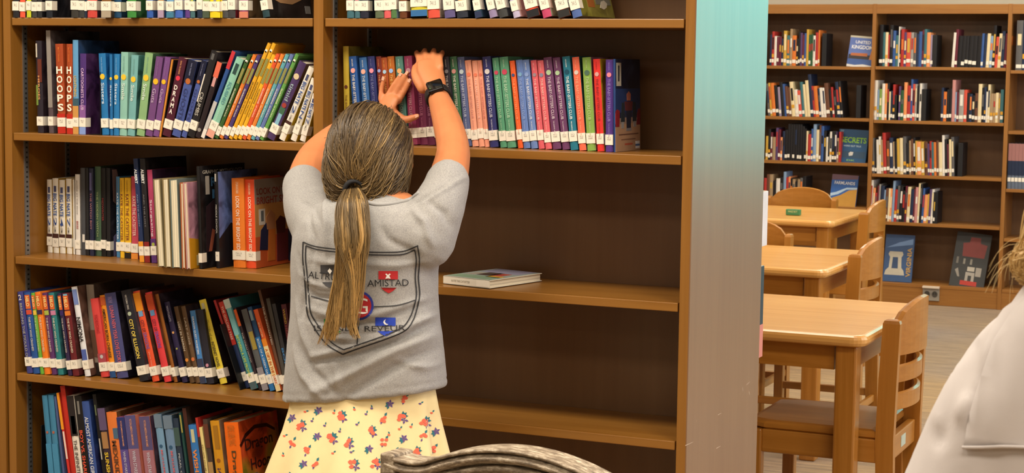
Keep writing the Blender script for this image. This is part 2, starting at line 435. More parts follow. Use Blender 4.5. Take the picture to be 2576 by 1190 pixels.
for i in (0, 1, 2, 3, 4):
    a, b = FUP[i], FUP[i + 1]
    r = empty('wall_bookcase', ((a[0] + b[1]) / 2, FY + 0.15, 0)); tag(r, names[i], 'bookcase', 'bookcases along the back wall'); far_roots[i] = r
    o3 = Vector(r.location)
    def fp(name, mb, mat):
        o = mb.build(name, mat, r); o.location = -o3; return o
    fp('upright', MB().box(a[0], a[1], FY, FY + .37, 0, 1.90, c=.0015), FW('Z'))
    if i == 4: fp('upright', MB().box(b[0], b[1], FY, FY + .37, 0, 1.90, c=.0015), FW('Z'))
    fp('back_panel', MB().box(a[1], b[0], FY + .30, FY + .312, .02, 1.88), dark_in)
    fp('header', MB().box(a[1], b[0], FY + .002, FY + .022, 1.838, 1.898, c=.001), FW('X'))
    fp('top_board', MB().box(a[1], b[0], FY + .022, FY + .37, 1.872, 1.892), FW('X'))
    for z in FSH[i]: fp('shelf', MB().box(a[1] + .002, b[0] - .002, FY + .004, FY + .298, z - .02, z, c=.001), FW('X'))
    fp('plinth', MB().box(a[1], b[0], FY + .006, FY + .026, .002, .109), FW('X'))
# ------------------------------------------------------------------ books
label_m = plain('#ece6d8', 0.5, 0.03, 60.0)
ink = plain('#7d7770', 0.7, 0.02)
page_m = paper()
def book_mesh(w, d, h, t=0.0016, hard=False):
    """folded cover: two boards and a slightly rounded spine, open at the fore edge"""
    t = min(t, w * 0.22); k = 5; bulge = min(0.0025, w * 0.14)
    outer = [(w * i / k, bulge - bulge * math.sin(math.pi * i / k)) for i in range(k + 1)]
    o = [(0, d)] + outer + [(w, d)]
    inner = [(w - t, d)] + [(w - t, bulge + t)] + [(t, bulge + t)] + [(t, d)]
    # boards and spine as three convex prisms, joined
    mb = MB()
    mb.prism([(0, bulge), (t, bulge), (t, d), (0, d)], 'Z', 0, h)
    mb.prism([(w - t, bulge), (w, bulge), (w, d), (w - t, d)], 'Z', 0, h)
    mb.prism(outer + [(w, bulge + t), (0, bulge + t)], 'Z', 0, h)
    return mb
def spine_box(x0, x1, z0, z1, y=-0.0004, d=0.0012):
    return MB().box(x0, x1, y, y + d, z0, z1)
def dot_mesh(cx, cz, r, y=-0.0008, n=16):
    pts = [(cx + r * math.cos(2*math.pi*i/n), cz + r * math.sin(2*math.pi*i/n)) for i in range(n)]
    return MB().prism(pts, 'Y', y, y + 0.001)
LR = random.Random(44)
def make_book(loc, w, d, h, theta, col, cover=None, deco=(), lab=True, labtext='741.5', name='book', flip=False, reverse=False):
    root = empty(name, loc)
    root.rotation_euler = (0, theta, 0)
    dx = 0.0 if theta <= 0 else -w            # pivot is the lower corner the book rests on
    dx -= 0 
    spine_y = 0.0
    cm = gloss(col)
    mb = book_mesh(w, d, h)
    mb.v = [(x + dx, y, z) for x, y, z in mb.v]
    if reverse: mb.v = [(x, d - y, z) for x, y, z in mb.v]; mb.f = [tuple(reversed(f)) for f in mb.f]
    co = mb.build('cover', cm, root)
    if cover:
        MB().box(dx + w - 0.0003, dx + w + 0.0004, 0.003, d, 0.0, h).build('front_cover', art(cover), root)
    t = min(0.0016, w * 0.22)
    pg = MB().box(dx + t, dx + w - t, 0.004 if not reverse else 0.003, d - 0.003 if not reverse else d - .004, 0.002, h - 0.003)
    pg.build('page_block', page_m, root)
    if lab:
        lz = (lab if not isinstance(lab, bool) else 0.017) + LR.uniform(-.002, .003)
        lo = MB()
        lo.box(dx - 0.0002, dx + w + 0.0008, -0.0009, 0.0006, lz, lz + 0.023)
        lo.box(dx + w + 0.0003, dx + w + 0.0008, 0.0, min(0.020, d), lz, lz + 0.023)
        lb = lo.build('spine_label', label_m, root)
        if labtext and w > 0.009:
            lettering('label_text', labtext, ink, lb, (dx + w / 2, -0.0011, lz + 0.0135), (1, 0, 0), (0, 0, 1), width=w * 0.5, height=min(0.009, w * .42))
    for e in deco:
        k = e[0]
        if k == 'band':
            x0, x1 = (e[4], e[5]) if len(e) > 5 else (0.0, 1.0)
            spine_box(dx + w * x0 - (0.0001 if x0 == 0 else 0), dx + w * x1 + (0.0001 if x1 == 1 else 0), h * e[1], h * e[2]).build('spine_band', gloss(e[3]), root)
        elif k == 'dot':
            dot_mesh(dx + w * 0.5, h * e[1], w * e[2]).build('emblem', gloss(e[3]), root)
        elif k == 'text':       # ('text', string, z_top, z_bottom, colour, width fraction[, bold])
            H = h * (e[2] - e[3])
            lettering('title', e[1], plain(e[4], 0.5, 0.02), root, (dx + w / 2, -0.0011, h * (e[2] + e[3]) / 2), (0, 0, -1), (1, 0, 0), width=H, height=w * e[5], bold=e[6] if len(e) > 6 else 0.01)
        elif k == 'stack':      # letters one below the other
            n = len(e[1]); H = h * (e[2] - e[3]) / n
            for i, ch in enumerate(e[1]):
                lettering('title_letter', ch, plain(e[4], 0.5, 0.02), root, (dx + w / 2, -0.0011, h * e[2] - H * (i + .5)), (1, 0, 0), (0, 0, 1), width=w * e[5], height=H * 0.78, bold=0.03)
        elif k == 'htext':      # horizontal text on the spine
            lettering('title', e[1], plain(e[3], 0.5, 0.02), root, (dx + w / 2, -0.0011, h * e[2]), (1, 0, 0), (0, 0, 1), width=w * e[4], bold=0.01)
        elif k == 'ctext':      # text on the visible cover: string, y0, y1, zc, colour
            yy = (e[2] + e[3]) / 2
            lettering('cover_title', e[1], plain(e[5], 0.6, 0.02), root, (dx + w + 0.0009, yy * d, e[4] * h), (0, 1, 0), (0, 0, 1), width=(e[3] - e[2]) * d, height=(e[6] * h if len(e) > 6 else None), bold=0.02)
        elif k == 'cpatch':     # patch on the visible cover: y0,y1,z0,z1,colour
            MB().box(dx + w, dx + w + 0.0006 + (e[6] if len(e) > 6 else 0), e[1] * d, e[2] * d, e[3] * h, e[4] * h).build('cover_patch', gloss(e[5]), root)
        elif k == 'cshape':     # polygon on the cover (fractions), colour, lift
            MB().prism([(p[0] * d, p[1] * h) for p in e[1]], 'X', dx + w, dx + w + 0.0007 + e[3]).build('cover_picture', gloss(e[2]), root)
    return root
GROUPS = {}
def shelf_row(rows, z, shelf_name, group, depth=0.15, ins=0.02):
    """rows: (xb, width px, xt, yt, colour, options); every book stands on the shelf at height z"""
    n = 0
    prev = None
    for r in rows:
        xb, wp, xt, yt, col = r[:5]; op = r[5] if len(r) > 5 else {}
        Y = YS + op.get('ins', ins)
        b0 = at(xb, 0, Y); 
        def bottom(x):      # pixel x at shelf height on plane Y
            y = 300.0
            for _ in range(6):
                p = at(x, y, Y); y += (p.z - z) * F_PX / 4.1
            return at(x, y, Y)
        if 'yb' in op:
            p = atz(xb, op['yb'], z); Y = min(max(p.y, YS - 0.012), YS + 0.115)
        p0, p1 = bottom(xb), bottom(xb + wp)
        pt = at(xt, yt, Y)
        th = math.atan2(pt.x - p0.x, pt.z - z)
        if abs(th) < 0.012: th = 0.0
        w = (p1.x - p0.x) * math.cos(th) - 0.0006
        h = math.hypot(pt.x - p0.x, pt.z - z)
        if th > 0: h -= w * math.sin(th)
        xl = p0.x
        if prev:        # a book rests against its neighbour instead of passing through it
            pr, pt_, ph_ = prev
            if xl < pr: xl = min(pr, xl + .004)
            tt = min(h * math.cos(th), ph_); need = math.atan2(pr + tt * math.tan(pt_) - xl, tt)
            if th < need < th + .06 and abs(need) < .5: th = need
        prev = (xl + w / max(.5, math.cos(th)), th, h * math.cos(th))
        X = xl + (w / math.cos(th) if th > 0 else 0)
        d = op.get('d', depth); d = min(d, YS + DEP - 0.004 - Y)
        n += 1
        o = make_book((X, Y, z + 0.0005), w, d, h, th, col, op.get('cover'), op.get('deco', ()), op.get('lab', True), op.get('lt', '741.5'), reverse=op.get('rev', False))
        cn = op.get('cn') or colour_name(col)
        lab = '%s%s book, %s from the left on %s' % (cn, op.get('say', ''), ORD[n - 1], shelf_name)
        tag(o, lab, 'book', group)
def bookend(px, Y, z, h, w, label, d=0.12, lean=0.0):
    p = at(px, 300, Y); 
    for _ in range(6):
        q = at(px, 300 + (p.z - z) * F_PX / 4.1, Y); 
    r = empty('bookend', (q.x, Y, z + 0.0003)); r.rotation_euler = (0, lean, 0)
    m = plain('#0f0f11', 0.45, 0.05, spec=0.4)
    MB().box(0, 0.0025, 0, d, 0, h, c=0.001).build('upright_plate', m, r)
    MB().box(-w, 0.0, 0, d, 0, 0.0012).build('foot_plate', m, r)
    tag(r, label, 'bookend', 'black metal bookends')
    return r
def BSC(tc='#d9d2c6', circ='#e9a8a0', top=None):
    q = [('text', 'THE BABY-SITTERS CLUB', 0.79, 0.33, tc, 0.36), ('dot', 0.835, 0.30, circ), ('text', 'ANN M. MARTIN', 0.97, 0.885, tc, 0.16), ('text', 'THE GRAPHIC NOVEL', 0.31, 0.16, tc, 0.16)]
    return q
# ---- second shelf, right bay
R = []
def bs(xb, w, xt, yt, col, tc, circ, **k):
    k.setdefault('deco', BSC(tc, circ)); k.setdefault('lt', '741.5\nMAR'); R.append((xb, w, xt, yt, col, k))
R.append((866, 14, 862, 117, '#b49a2c', {'deco': [('text', 'THE BABY-SITTERS CLUB', 0.5, 0.1, '#7a5a20', .4), ('dot', .58, .3, '#5a2f22')], 'd': 0.17, 'cover': '#6d6426', 'ins': .06}))
for a in [(893, 19, 876, 143, '#2455a0', '#e8e4da', '#f0a59c'), (918, 19, 902, 146, '#2f62a2', '#c9d4dc', '#f0ab98'), (940, 18, 923, 143, '#2b3270', '#6a6fa0', '#ef8ba0'), (960, 13, 945, 143, '#74281f', '#c98a52', '#8a9fe0'), (973, 15, 957.5, 146, '#a54a20', '#d49a50', '#9ac2dc'), (989, 17, 973, 143, '#b25f1d', '#e0b060', '#8fb4e8'), (1008, 19, 993, 143, '#4a7d74', '#a8c0b8', '#f0a868'), (1030, 20, 1015, 142, '#8a2f52', '#b08088', '#b08088')]:
    bs(a[0], a[1], a[2], a[3], a[4], a[5], a[6], ins=.06)
for a in [(1051.5, 20, 1038, 143, '#6f2848', '#a86078', '#a86078'), (1073, 20, 1060, 143, '#5f2242', '#96607c', '#96607c'), (1095, 17, 1081, 144, '#541f3c', '#946080', '#946080'), (1114, 15, 1098, 146, '#2a2c34', '#8a8a90', '#8a8a90'), (1131, 15, 1113, 144, '#35323c', '#c8c8c8', '#8a8a90')]:
    bs(a[0], a[1], a[2], a[3], a[4], a[5], a[6], ins=.075)
bs(1149, 18, 1128, 144, '#3f7050', '#d8d8c8', '#d09088', ins=.08)
bs(1169, 18, 1149, 145, '#54608f', '#b8c0d8', '#bcd0d8', ins=.08)
bs(1188, 16, 1168, 153, '#f0a184', '#c88a80', '#e87858', ins=.08)
bs(1205, 14, 1186, 154, '#f09f82', '#f8c8b8', '#e87858', ins=.08)
bs(1220, 11.5, 1200, 153, '#f09a7e', '#d07a70', '#e06a58', ins=.08)
bs(1232.5, 21, 1212, 144, '#2f3370', '#c8c8dc', '#cfc8c8', ins=.075, cover='#232a58')
bs(1258.5, 16.5, 1237, 147, '#4f9572', '#9fc8a8', '#c8405c', ins=.075)
bs(1276, 22, 1255, 145, '#549a78', '#a8ceb0', '#c8405c', ins=.075)
bs(1303, 13, 1281, 154, '#ef5c26', '#f09868', '#3c4c80', ins=.075)
bs(1317, 17, 1296.5, 152, '#5d7cc0', '#8fa6d8', '#6fa0c8', ins=.075)
bs(1336, 17, 1313, 152, '#6483c4', '#d8deea', '#7f98d0', ins=.075)
bs(1355, 15, 1334, 153, '#dc5a66', '#f0b8b8', '#96808c', ins=.075)
bs(1372, 16, 1350.5, 153.5, '#e0616c', '#f0b8b0', '#7f7f98', ins=.075)
bs(1390.5, 21, 1366, 146, '#6a3a66', '#cdbcca', '#a8c89c', ins=.075)
bs(1414.7, 19, 1389, 147, '#6b3b68', '#cdbcca', '#a8c89c', ins=.075)
bs(1435, 19.5, 1413, 143.5, '#1f7690', '#e4ecec', '#154c64', ins=.07)
bs(1457, 18, 1438, 145, '#f2694c', '#f8a888', '#cfc0b8', ins=.07, cover='#24484c')
bs(1477, 22, 1463.5, 145.5, '#84ad4c', '#b4c890', '#4a6a58', ins=.07, cover='#8a6a80')
bs(1502.5, 17.5, 1491, 149.5, '#e62f2a', '#8a2024', '#cf9a98', ins=.065, cover='#c0a028')
bs(1523, 19, 1523, 150.5, '#52328c', '#8f7ac0', '#ef7f90', ins=.06)
R.append((1543.5, 5.5, 1542.5, 149, '#22407c', {'cover': '#1b2440', 'd': 0.155, 'lab': False, 'ins': .055, 'cn': 'navy', 'say': ' face-visible', 'deco': [
    ('cpatch', 0.0, 1.0, 0.0, 0.30, '#a98468', .0001), ('cshape', [(0, .30), (1, .30), (.86, .36), (.5, .37), (.12, .36)], '#8e7468', .0002),
    ('cpatch', 0.0, 1.0, .42, .68, '#22386e', .0001), ('cpatch', 0.04, 0.22, 0.71, 0.96, '#b9b4a8', .0004), ('cpatch', 0.09, 0.15, 0.76, 0.93, '#3a3c44', .0006), ('cpatch', 0.80, 0.97, 0.02, 0.10, '#d8dce4', .0004), ('cpatch', 0.80, 0.97, .045, .068, '#4a6aa8', .0006),
    ('cshape', [(0, .27), (.14, .27), (.16, .44), (.06, .46), (0, .44)], '#8c1f2c', .0004), ('cshape', [(.84, .28), (1, .28), (1, .46), (.9, .45)], '#7c1f2e', .0004),
    ('cshape', [(.44, .24), (.60, .24), (.62, .44), (.42, .44)], '#22263a', .0006), ('cshape', [(.38, .44), (.66, .44), (.68, .54), (.36, .54)], '#5f2a30', .0006), ('cshape', [(.45, .55), (.59, .55), (.6, .62), (.52, .65), (.44, .62)], '#a8604c', .0008),
    ('cshape', [(.20, .32), (.36, .32), (.35, .53), (.24, .53)], '#26303c', .0005), ('cshape', [(.68, .32), (.84, .32), (.80, .53), (.69, .53)], '#26303c', .0005),
    ('cshape', [(.22, .25), (.32, .25), (.32, .32), (.22, .32)], '#8a8a90', .0005), ('cshape', [(.72, .26), (.82, .26), (.82, .32), (.72, .32)], '#8a8a90', .0005), ('cshape', [(.42, .22), (.62, .22), (.62, .25), (.42, .25)], '#7a7a84', .0007),
    ('cpatch', .12, .92, .175, .19, '#6d4c3e', .0003), ('cpatch', .22, .8, .12, .135, '#7d5a48', .0003), ('cpatch', .36, .68, .065, .085, '#b0503c', .0003)]}))
shelf_row(R, 1.305, 'the second shelf of the right bay', 'series paperbacks on the second shelf, right bay', depth=0.145)

# ---- second shelf, left bay
L = []
def b(xb, w, xt, yt, col, **k): L.append((xb, w, xt, yt, col, k))
SM = '#f2c32c'
b(94, 15, 88, 103, '#2c2530', deco=[('band', .30, .52, '#6f8a3a', 0, .3), ('text', 'HEROES', .62, .36, '#e0a060', .3), ('band', .55, .8, '#6a3024', .35, 1), ('band', .82, .97, '#c8c0b0', .1, .3)], cover='#2a1e26', d=.17)
b(122.5, 12, 114.5, 77, '#57494f', cover='#4a4448', d=.2, deco=[('band', .25, 1.0, '#8d8580', .1, 1)])
HO = lambda: [('stack', 'HOOPS', .76, .24, '#f2ead8', .78), ('band', .0, .22, '#c22a1c'), ('text', 'MATT TAVARES', .96, .80, '#d8742c', .22)]
b(146, 19.5, 137.5, 111, '#a8431f', deco=HO(), lt='741.5\nTAV')
b(168.5, 15, 164, 111, '#ab451f', deco=HO(), lt='741.5\nTAV')
b(184, 14, 181.5, 101, '#5a9cd0', deco=[('text', 'LIGHTNING', .62, .40, '#e0b020', .5), ('band', 0, .30, '#cf9448'), ('band', .30, .38, '#3a5a6a')], cover='#24406a', d=.17)
b(200, 15.5, 200, 135, '#4b2d78', deco=[('text', 'CARTOONISTS CLUB', .82, .30, '#d9b8dc', .42), ('band', 0, .15, '#7f9be0'), ('band', .15, .36, '#8a58a0')], cover='#42244e', lt='741.5\nTEL')
b(256, 17.5, 246.5, 135, '#1f74b8', deco=[('dot', .715, .34, SM), ('text', 'Sisters', .64, .38, '#cfe0ee', .45), ('text', 'RAINA TELGEMEIER', .95, .77, '#8ab4d8', .14)], cover='#1a5a98', lt='741.5\nTEL')
b(276.5, 7.5, 275, 137, '#1c6cb0', deco=[('dot', .70, .42, SM), ('text', 'Sisters', .62, .36, '#cfe0ee', .5)])
b(285, 13.5, 286.5, 136, '#2178bc', deco=[('dot', .715, .38, SM), ('text', 'Sisters', .64, .38, '#cfe0ee', .48), ('text', 'RAINA TELGEMEIER', .95, .77, '#8ab4d8', .14)], cover='#1a5a98', lt='741.5\nTEL')
sm = lambda: [('dot', .70, .34, SM), ('text', 'Smile', .63, .43, '#d8e8e0', .42), ('text', 'RAINA TELGEMEIER', .95, .76, '#6a9a90', .14)]
b(299.5, 18, 303.5, 131, '#86bfb2', deco=sm(), lt='741.5\nTEL')
b(319.5, 18, 329.5, 138.5, '#6fadb0', deco=sm(), cover='#3f6f70', lt='741.5\nTEL')
b(342, 20, 364, 132, '#86b27a', deco=sm(), cover='#3a5a40', lt='741.5\nTEL')
gu = lambda: [('dot', .69, .36, '#e8b71e'), ('text', 'Guts', .60, .42, '#b8a0c0', .48), ('text', 'RAINA TELGEMEIER', .95, .76, '#8a6a98', .14)]
b(364, 18, 391.5, 142, '#6f4480', deco=gu(), lt='741.5\nTEL')
b(383.5, 15, 414, 143, '#74488a', deco=gu(), cover='#3a2440', lt='741.5\nTEL')
b(400, 4.5, 431, 150, '#d88a30', deco=(), lab=False, cover='#1c181c')
b(406, 21, 449, 143, '#4f1c30', deco=[('stack', 'DRAMA', .66, .28, '#eee4dc', .42), ('dot', .74, .26, '#e03048'), ('text', 'RAINA TELGEMEIER', .96, .79, '#d09060', .2)], cover='#33141f', lt='741.5\nTEL')
gh = lambda: [('band', .70, 1, '#1b1f38'), ('dot', .725, .30, '#b8622c'), ('text', 'GHOSTS', .63, .22, '#2f3a70', .5), ('text', 'RAINA TELGEMEIER', .96, .80, '#8a8fb0', .14)]
b(430, 22, 475, 149, '#4457a0', deco=gh(), cover='#1e2138', lt='741.5\nTEL')
b(454, 13.5, 508, 151, '#4658a2', deco=gh(), cover='#1e2138', lt='741.5\nTEL')
b(469, 18, 531, 126, '#232125', deco=[('text', 'CRUMBS', .52, .25, '#b8b4ac', .5), ('band', .40, .72, '#dad6cc', 0, .16), ('band', .9, .97, '#5a5a5c', .3, .7)], cover='#211d20', d=.17)
b(489, 13, 547, 155, '#2a2026', deco=[('band', .80, 1, '#e0644c'), ('dot', .10, .36, '#8a8684'), ('band', .68, .80, '#c89090', .2, .8)], cover='#231c22', lab=False)
b(504, 10, 584, 128, '#2a4f94', deco=[('band', .80, 1, '#c8303c'), ('band', .1, .42, '#b8b6b8'), ('band', .0, .1, '#dedad4')], lab=False)
b(515, 20.5, 594, 143, '#86c4ae', deco=[('band', 0, .16, '#e3a08c'), ('text', 'SQUISHED', .70, .42, '#4a8a98', .5), ('band', .80, .93, '#2c4a48', .3, .75), ('text', 'SCHOLASTIC', .38, .20, '#b8dccc', .18)], cover='#3a5648', lt='741.5')
for (xb, xt, yt, col) in ((537.5, 622, 137, '#39602f'), (549.5, 636, 137, '#e0792a'), (561, 647, 138, '#4a3a78'), (573, 673, 108, '#e2a51f'), (584.5, 685, 108, '#e6ab1e'), (596, 684, 137, '#eeb022'), (607, 694, 135, '#e2542c'), (618, 706, 136, '#e58030'), (629, 718, 136, '#5aa5b4'), (640, 730, 136, '#5f74b0'), (651, 743, 135, '#5f9f4c')):
    dots = '#1c1a1c' if col[1] == 'e' and col[3] in 'ab' else '#e8e0cc'
    b(xb, 10.2, xt, yt, col, deco=[('dot', .925, .34, '#f0ece0'), ('dot', .915, .2, '#141414'), ('band', .66, .84, '#8a8a4a', .15, .85), ('text', 'GUARDIANS', .60, .42, dots, .4), ('text', 'OF THE PACK', .40, .26, dots, .3)], d=.14, lab=.010)
b(667, 21, 752, 153, '#4a3566', deco=[('dot', .815, .36, '#d8c49c'), ('text', 'timid', .72, .50, '#9ab0b8', .5), ('dot', .44, .30, '#a03a34'), ('band', .33, .41, '#3f6a50', .15, .85), ('band', .17, .33, '#7fb4d0', .25, .75)], cover='#50301e')
cz = lambda t: [('band', .82, .9, '#4a4f78', .3, .7), ('text', 'BIG NATE', .80, .50, '#34589c', .62, .02), ('text', t, .48, .36, '#2c4a8c', .55), ('text', 'COMIC', .35, .27, '#3a3a3c', .3), ('band', .14, .26, '#4a2c26')]
b(698, 16.5, 776, 167, '#e8e2d4', deco=cz('2'), cover='#b8961c', lt='741.5\nPEI')
b(730, 15.5, 806, 172, '#e6e0d2', deco=cz('N'), cover='#b8961c', lt='741.5\nPEI')
b(754, 15.5, 829, 176, '#e8e2d6', deco=cz('Z'), cover='#b8961c', lt='741.5\nPEI')
# keep the last leaning books inside the bay
L[-2] = (728, 15.5, 783, 196, '#e6e0d2', L[-2][5]); L[-1] = (752, 14.5, 786, 235, '#e8e2d6', L[-1][5])
shelf_row(L, 1.305, 'the second shelf of the left bay', 'books on the second shelf, left bay', depth=0.15, ins=0.03)
bookend(252, YS + 0.03, 1.305, 0.158, 0.034, 'black metal bookend between the purple and blue books, second shelf left bay')

# ---- top shelf in view, left bay (only the feet of the books show)
L = []
def t(x0, x1, col, lean=0.0, **k): L.append((x0, x1 - x0, x0 + lean * 200, -155 + k.pop('dy', 0), col, k))
for a in [(31.6, 47, '#26262c'), (49, 62.5, '#f0573c'), (66, 77.5, '#c3cc28'), (79.5, 92, '#3f3f40'), (93, 105, '#2b2c30'), (115, 131, '#20242e')]:
    t(*a, dy=random.randint(-25, 20), cover='#1c1c22')
for a in [(178, 197, '#3a3834'), (197.5, 212, '#3a3b3c'), (213, 218, '#24304a'), (219, 243.5, '#d2443c')]:
    t(*a, dy=random.randint(-20, 20), cover='#33202c')
t(255, 279, '#7d5326', ins=-.012, cover='#4a4238', deco=[('band', 0, .08, '#a89a86')]); t(286, 304.5, '#1f4a70', cover='#18304a'); t(319, 342, '#3a8a3c', ins=-.014, cover='#2f5a34')
t(368, 384.5, '#2c58b0', cover='#24407c', deco=[('band', .085, .1, '#b83a30', .3, .5)]); t(397, 412, '#9d6a34', deco=[('band', 0, .1, '#a58fae')], cover='#2a4a80')
t(418.6, 436.5, '#6a9cc6', deco=[('band', 0, .07, '#3c7a9c')]); t(439.6, 459, '#3c63c0'); t(465, 477.4, '#5c3a8a'); t(477.8, 490, '#3f6a72', deco=[('band', .2, .5, '#b0bc5a', .2, .7)], cover='#1c2a30')
t(495, 508.6, '#22304a'); t(510, 526.8, '#90a86a', deco=[('band', 0, .08, '#4a5a48')]); t(527.2, 553, '#efcd18', ins=-.010, deco=[('band', .13, .9, '#8c8c86', .4, .65)]); t(555, 570, '#4a4c50'); t(571, 589.5, '#3c3c40', cover='#6a1f2a')
t(602, 624, '#8e3c78', deco=[('band', 0, .08, '#d07a62')], cover='#5d4a34'); t(661, 679, '#24414a', lean=-.15, cover='#1c1a1a', d=.2, deco=[('cshape', [(.03, .26), (.28, .18), (.55, .17), (.80, .24), (.80, .30), (.55, .24), (.28, .25), (.06, .32)], '#a9825a', .0005), ('cshape', [(.4, .40), (.5, .36), (.52, .5), (.42, .5)], '#8a6a48', .0005), ('cpatch', .84, .96, .06, .16, '#7a7a7a', .0005)])
shelf_row(L, 1.597, 'the top visible shelf, left bay', 'books on the top shelf in view, left bay', depth=0.155, ins=0.0)
# ---- top shelf in view, right bay
L = []
for a in [(872, 890, '#3a6a78', -.01, {'deco': [('dot', .22, .3, '#c07080')]}), (892, 905, '#3f6b78', -.01, {'deco': [('dot', .22, .36, '#c07080')]}), (905.5, 926.5, '#26283a', -.01, {'cover': '#222634'}), (943, 965, '#5a6a50', -.02, {'deco': [('band', .2, .6, '#7a6a70')]}), (965.6, 983, '#dd5a5e', -.02, {}), (983.5, 997.5, '#4f7a48', -.02, {'cover': '#7a9ab0'}), (1004.6, 1023, '#6a3a1e', -.02, {'cover': '#5a2422'}), (1034, 1075, '#cfc32c', -.03, {'deco': [('band', .0, .10, '#2f6aa8'), ('band', 0, .02, '#b8c060')], 'cover': '#e0a03c', 'lab': .026}), (1076.6, 1106, '#dd4f3e', -.05, {'cover': '#d0bfa8', 'deco': [('dot', .24, .25, '#6a2a26')]}), (1118, 1145, '#5b5488', -.08, {'deco': [('dot', .24, .15, '#d8d4dc')], 'cover': '#4a3f5e'}), (1149, 1177, '#2b303f', -.09, {'cover': '#1f2430', 'deco': [('dot', .22, .2, '#e0a050')]}), (1196, 1214, '#2b5a70', -.17, {'cover': '#22364a', 'deco': [('band', 0, .08, '#2a3658')]}), (1232, 1251, '#8d80aa', -.22, {'cover': '#b8a8c0'}), (1256, 1279, '#3c3e40', -.23, {'cover': '#3a3c40', 'deco': [('dot', .2, .16, '#e4e0da')]}), (1292, 1310, '#b6aed0', -.23, {'cover': '#cdb0b4'}), (1328, 1360, '#d84a2c', -.24, {'deco': [('band', 0, .09, '#24242a')], 'lab': .018, 'cover': '#4a2a28'}), (1366, 1389, '#c2416a', -.24, {'cover': '#9aa890'}), (1406, 1437, '#e06a26', -.24, {'deco': [('band', 0, .09, '#2c2c2e')], 'lab': .018, 'cover': '#3a2a24'}), (1441, 1466, '#4c66a8', -.24, {'cover': '#77742e', 'd': .2, 'deco': [('cpatch', .25, .45, .12, .6, '#9c5a26', .0004), ('cpatch', .5, .95, .16, .55, '#6a6a60', .0003), ('cshape', [(.6, .12), (.7, .1), (.8, .13), (.84, .18), (.76, .22), (.66, .2)], '#b4ac9c', .0006)]})]:
    k = dict(a[4]); t(a[0], a[1], a[2], a[3], **k)
shelf_row(L, 1.597, 'the top visible shelf, right bay', 'books on the top shelf in view, right bay', depth=0.15, ins=0.0)

# ---- third shelf, left bay
L = []
def b(xb, w, xt, yt, col, **k): L.append((xb, w, xt, yt, col, k))
for i, (xb, xt, yt, w) in enumerate(((119, 115.5, 452, 12.5), (133, 129, 449, 14.5), (149.5, 146, 453, 14.5), (167, 165, 450, 14))):
    b(xb, w, xt, yt, '#e6e1d5', deco=cz('2247'[i]), cover='#d0a228', yb=634 + .04 * (xb - 119), lt='741.5\nPEI')
b(184, 5, 182, 452, '#dedad0', yb=637, lab=False)
b(190, 12, 186, 439, '#dedad4', yb=641, deco=[('text', 'ALONE AT THE EDGE', .93, .5, '#6a6660', .2), ('text', 'BREE', .42, .32, '#a04a4a', .4)], lt='741.5')
b(203.5, 11.5, 199.5, 423, '#45474d', yb=642, deco=[('band', .15, .24, '#d0ccc4', .4, .9)], lab=False)
b(215.5, 8.5, 211.5, 423, '#232327', yb=643); b(225, 11, 222.5, 424, '#262a44', yb=644, deco=[('text', 'THE WITCH BOY', .72, .3, '#a06a70', .4), ('band', .75, .95, '#5a5a8c', .2, .7)])
b(237, 15, 234.5, 419, '#3f5a44', yb=644, deco=[('text', 'THE HIDDEN WITCH', .72, .22, '#8a9a6a', .3)])
b(253, 12, 251, 423, '#1d1a1c', yb=645, deco=[('text', 'MIDWINTER', .66, .40, '#7a2a2c', .4)])
b(265.5, 11, 263.5, 423, '#1f1e22', yb=645, cover='#211d24', d=.14, deco=[('cshape', [(.1, .62), (.4, .5), (.3, .8), (.2, .98), (.08, .98)], '#8a6a64', .0005), ('cshape', [(.1, 0), (.6, 0), (.7, .2), (.3, .3), (.1, .22)], '#6a6488', .0005)])
kt = lambda c: [('text', 'KATIE THE CATSITTER', .80, .22, c, .5), ('text', 'COLLEEN AF VENABLE', .97, .82, '#8a6020', .16)]
b(293, 9, 291.5, 445, '#3f7cae', yb=647, deco=kt('#cfe0ee'))
b(302, 11, 299, 448, '#eeb71c', yb=649, deco=kt('#7a3a2a')); b(313.5, 16, 311, 448, '#f0ba1e', yb=650, deco=kt('#7a3a2a') + [('band', 0, .07, '#2a241c')])
b(330.5, 17, 329, 444, '#c8475a', yb=652, deco=[('text', 'KATIE THE CATSITTER', .76, .28, '#eac8c0', .45), ('band', 0, .07, '#e88a30')])
b(352, 11.5, 334, 400, '#22335e', yb=660, deco=[('band', 0, .2, '#ef9a26'), ('text', 'ALBERT', .90, .76, '#dfe4e8', .6, .03), ('text', 'AND THE SECRET', .66, .34, '#8a98b8', .25)], lt='741.5', d=.17)
b(365, 13, 350.5, 400, '#232126', yb=661, deco=[('band', 0, .2, '#8f2622'), ('text', 'ALBERT', .90, .76, '#dfe0e0', .6, .03), ('text', 'AND THE LOST', .66, .34, '#7a7880', .25)], lt='741.5', cover='#1a171a', d=.18)
b(382, 13, 368.5, 428, '#b23a62', yb=662, deco=[('text', 'Stargazing', .68, .28, '#e0d0dc', .5), ('band', 0, .26, '#5a3278'), ('dot', .20, .3, '#a8b84c'), ('dot', .13, .3, '#e0a03c')], cover='#3a2444')
for (xb, w, xt, yt, col) in ((397.5, 17, 385, 451, '#8a7c5a'), (416.5, 15, 408, 450, '#8f7d56'), (434, 20, 426, 452, '#6a7a78')):
    b(xb, w, xt, yt, col, yb=676 + (xb - 397) * .05, rev=True, lab=False, cn='page-edge-out cream', d=.165)
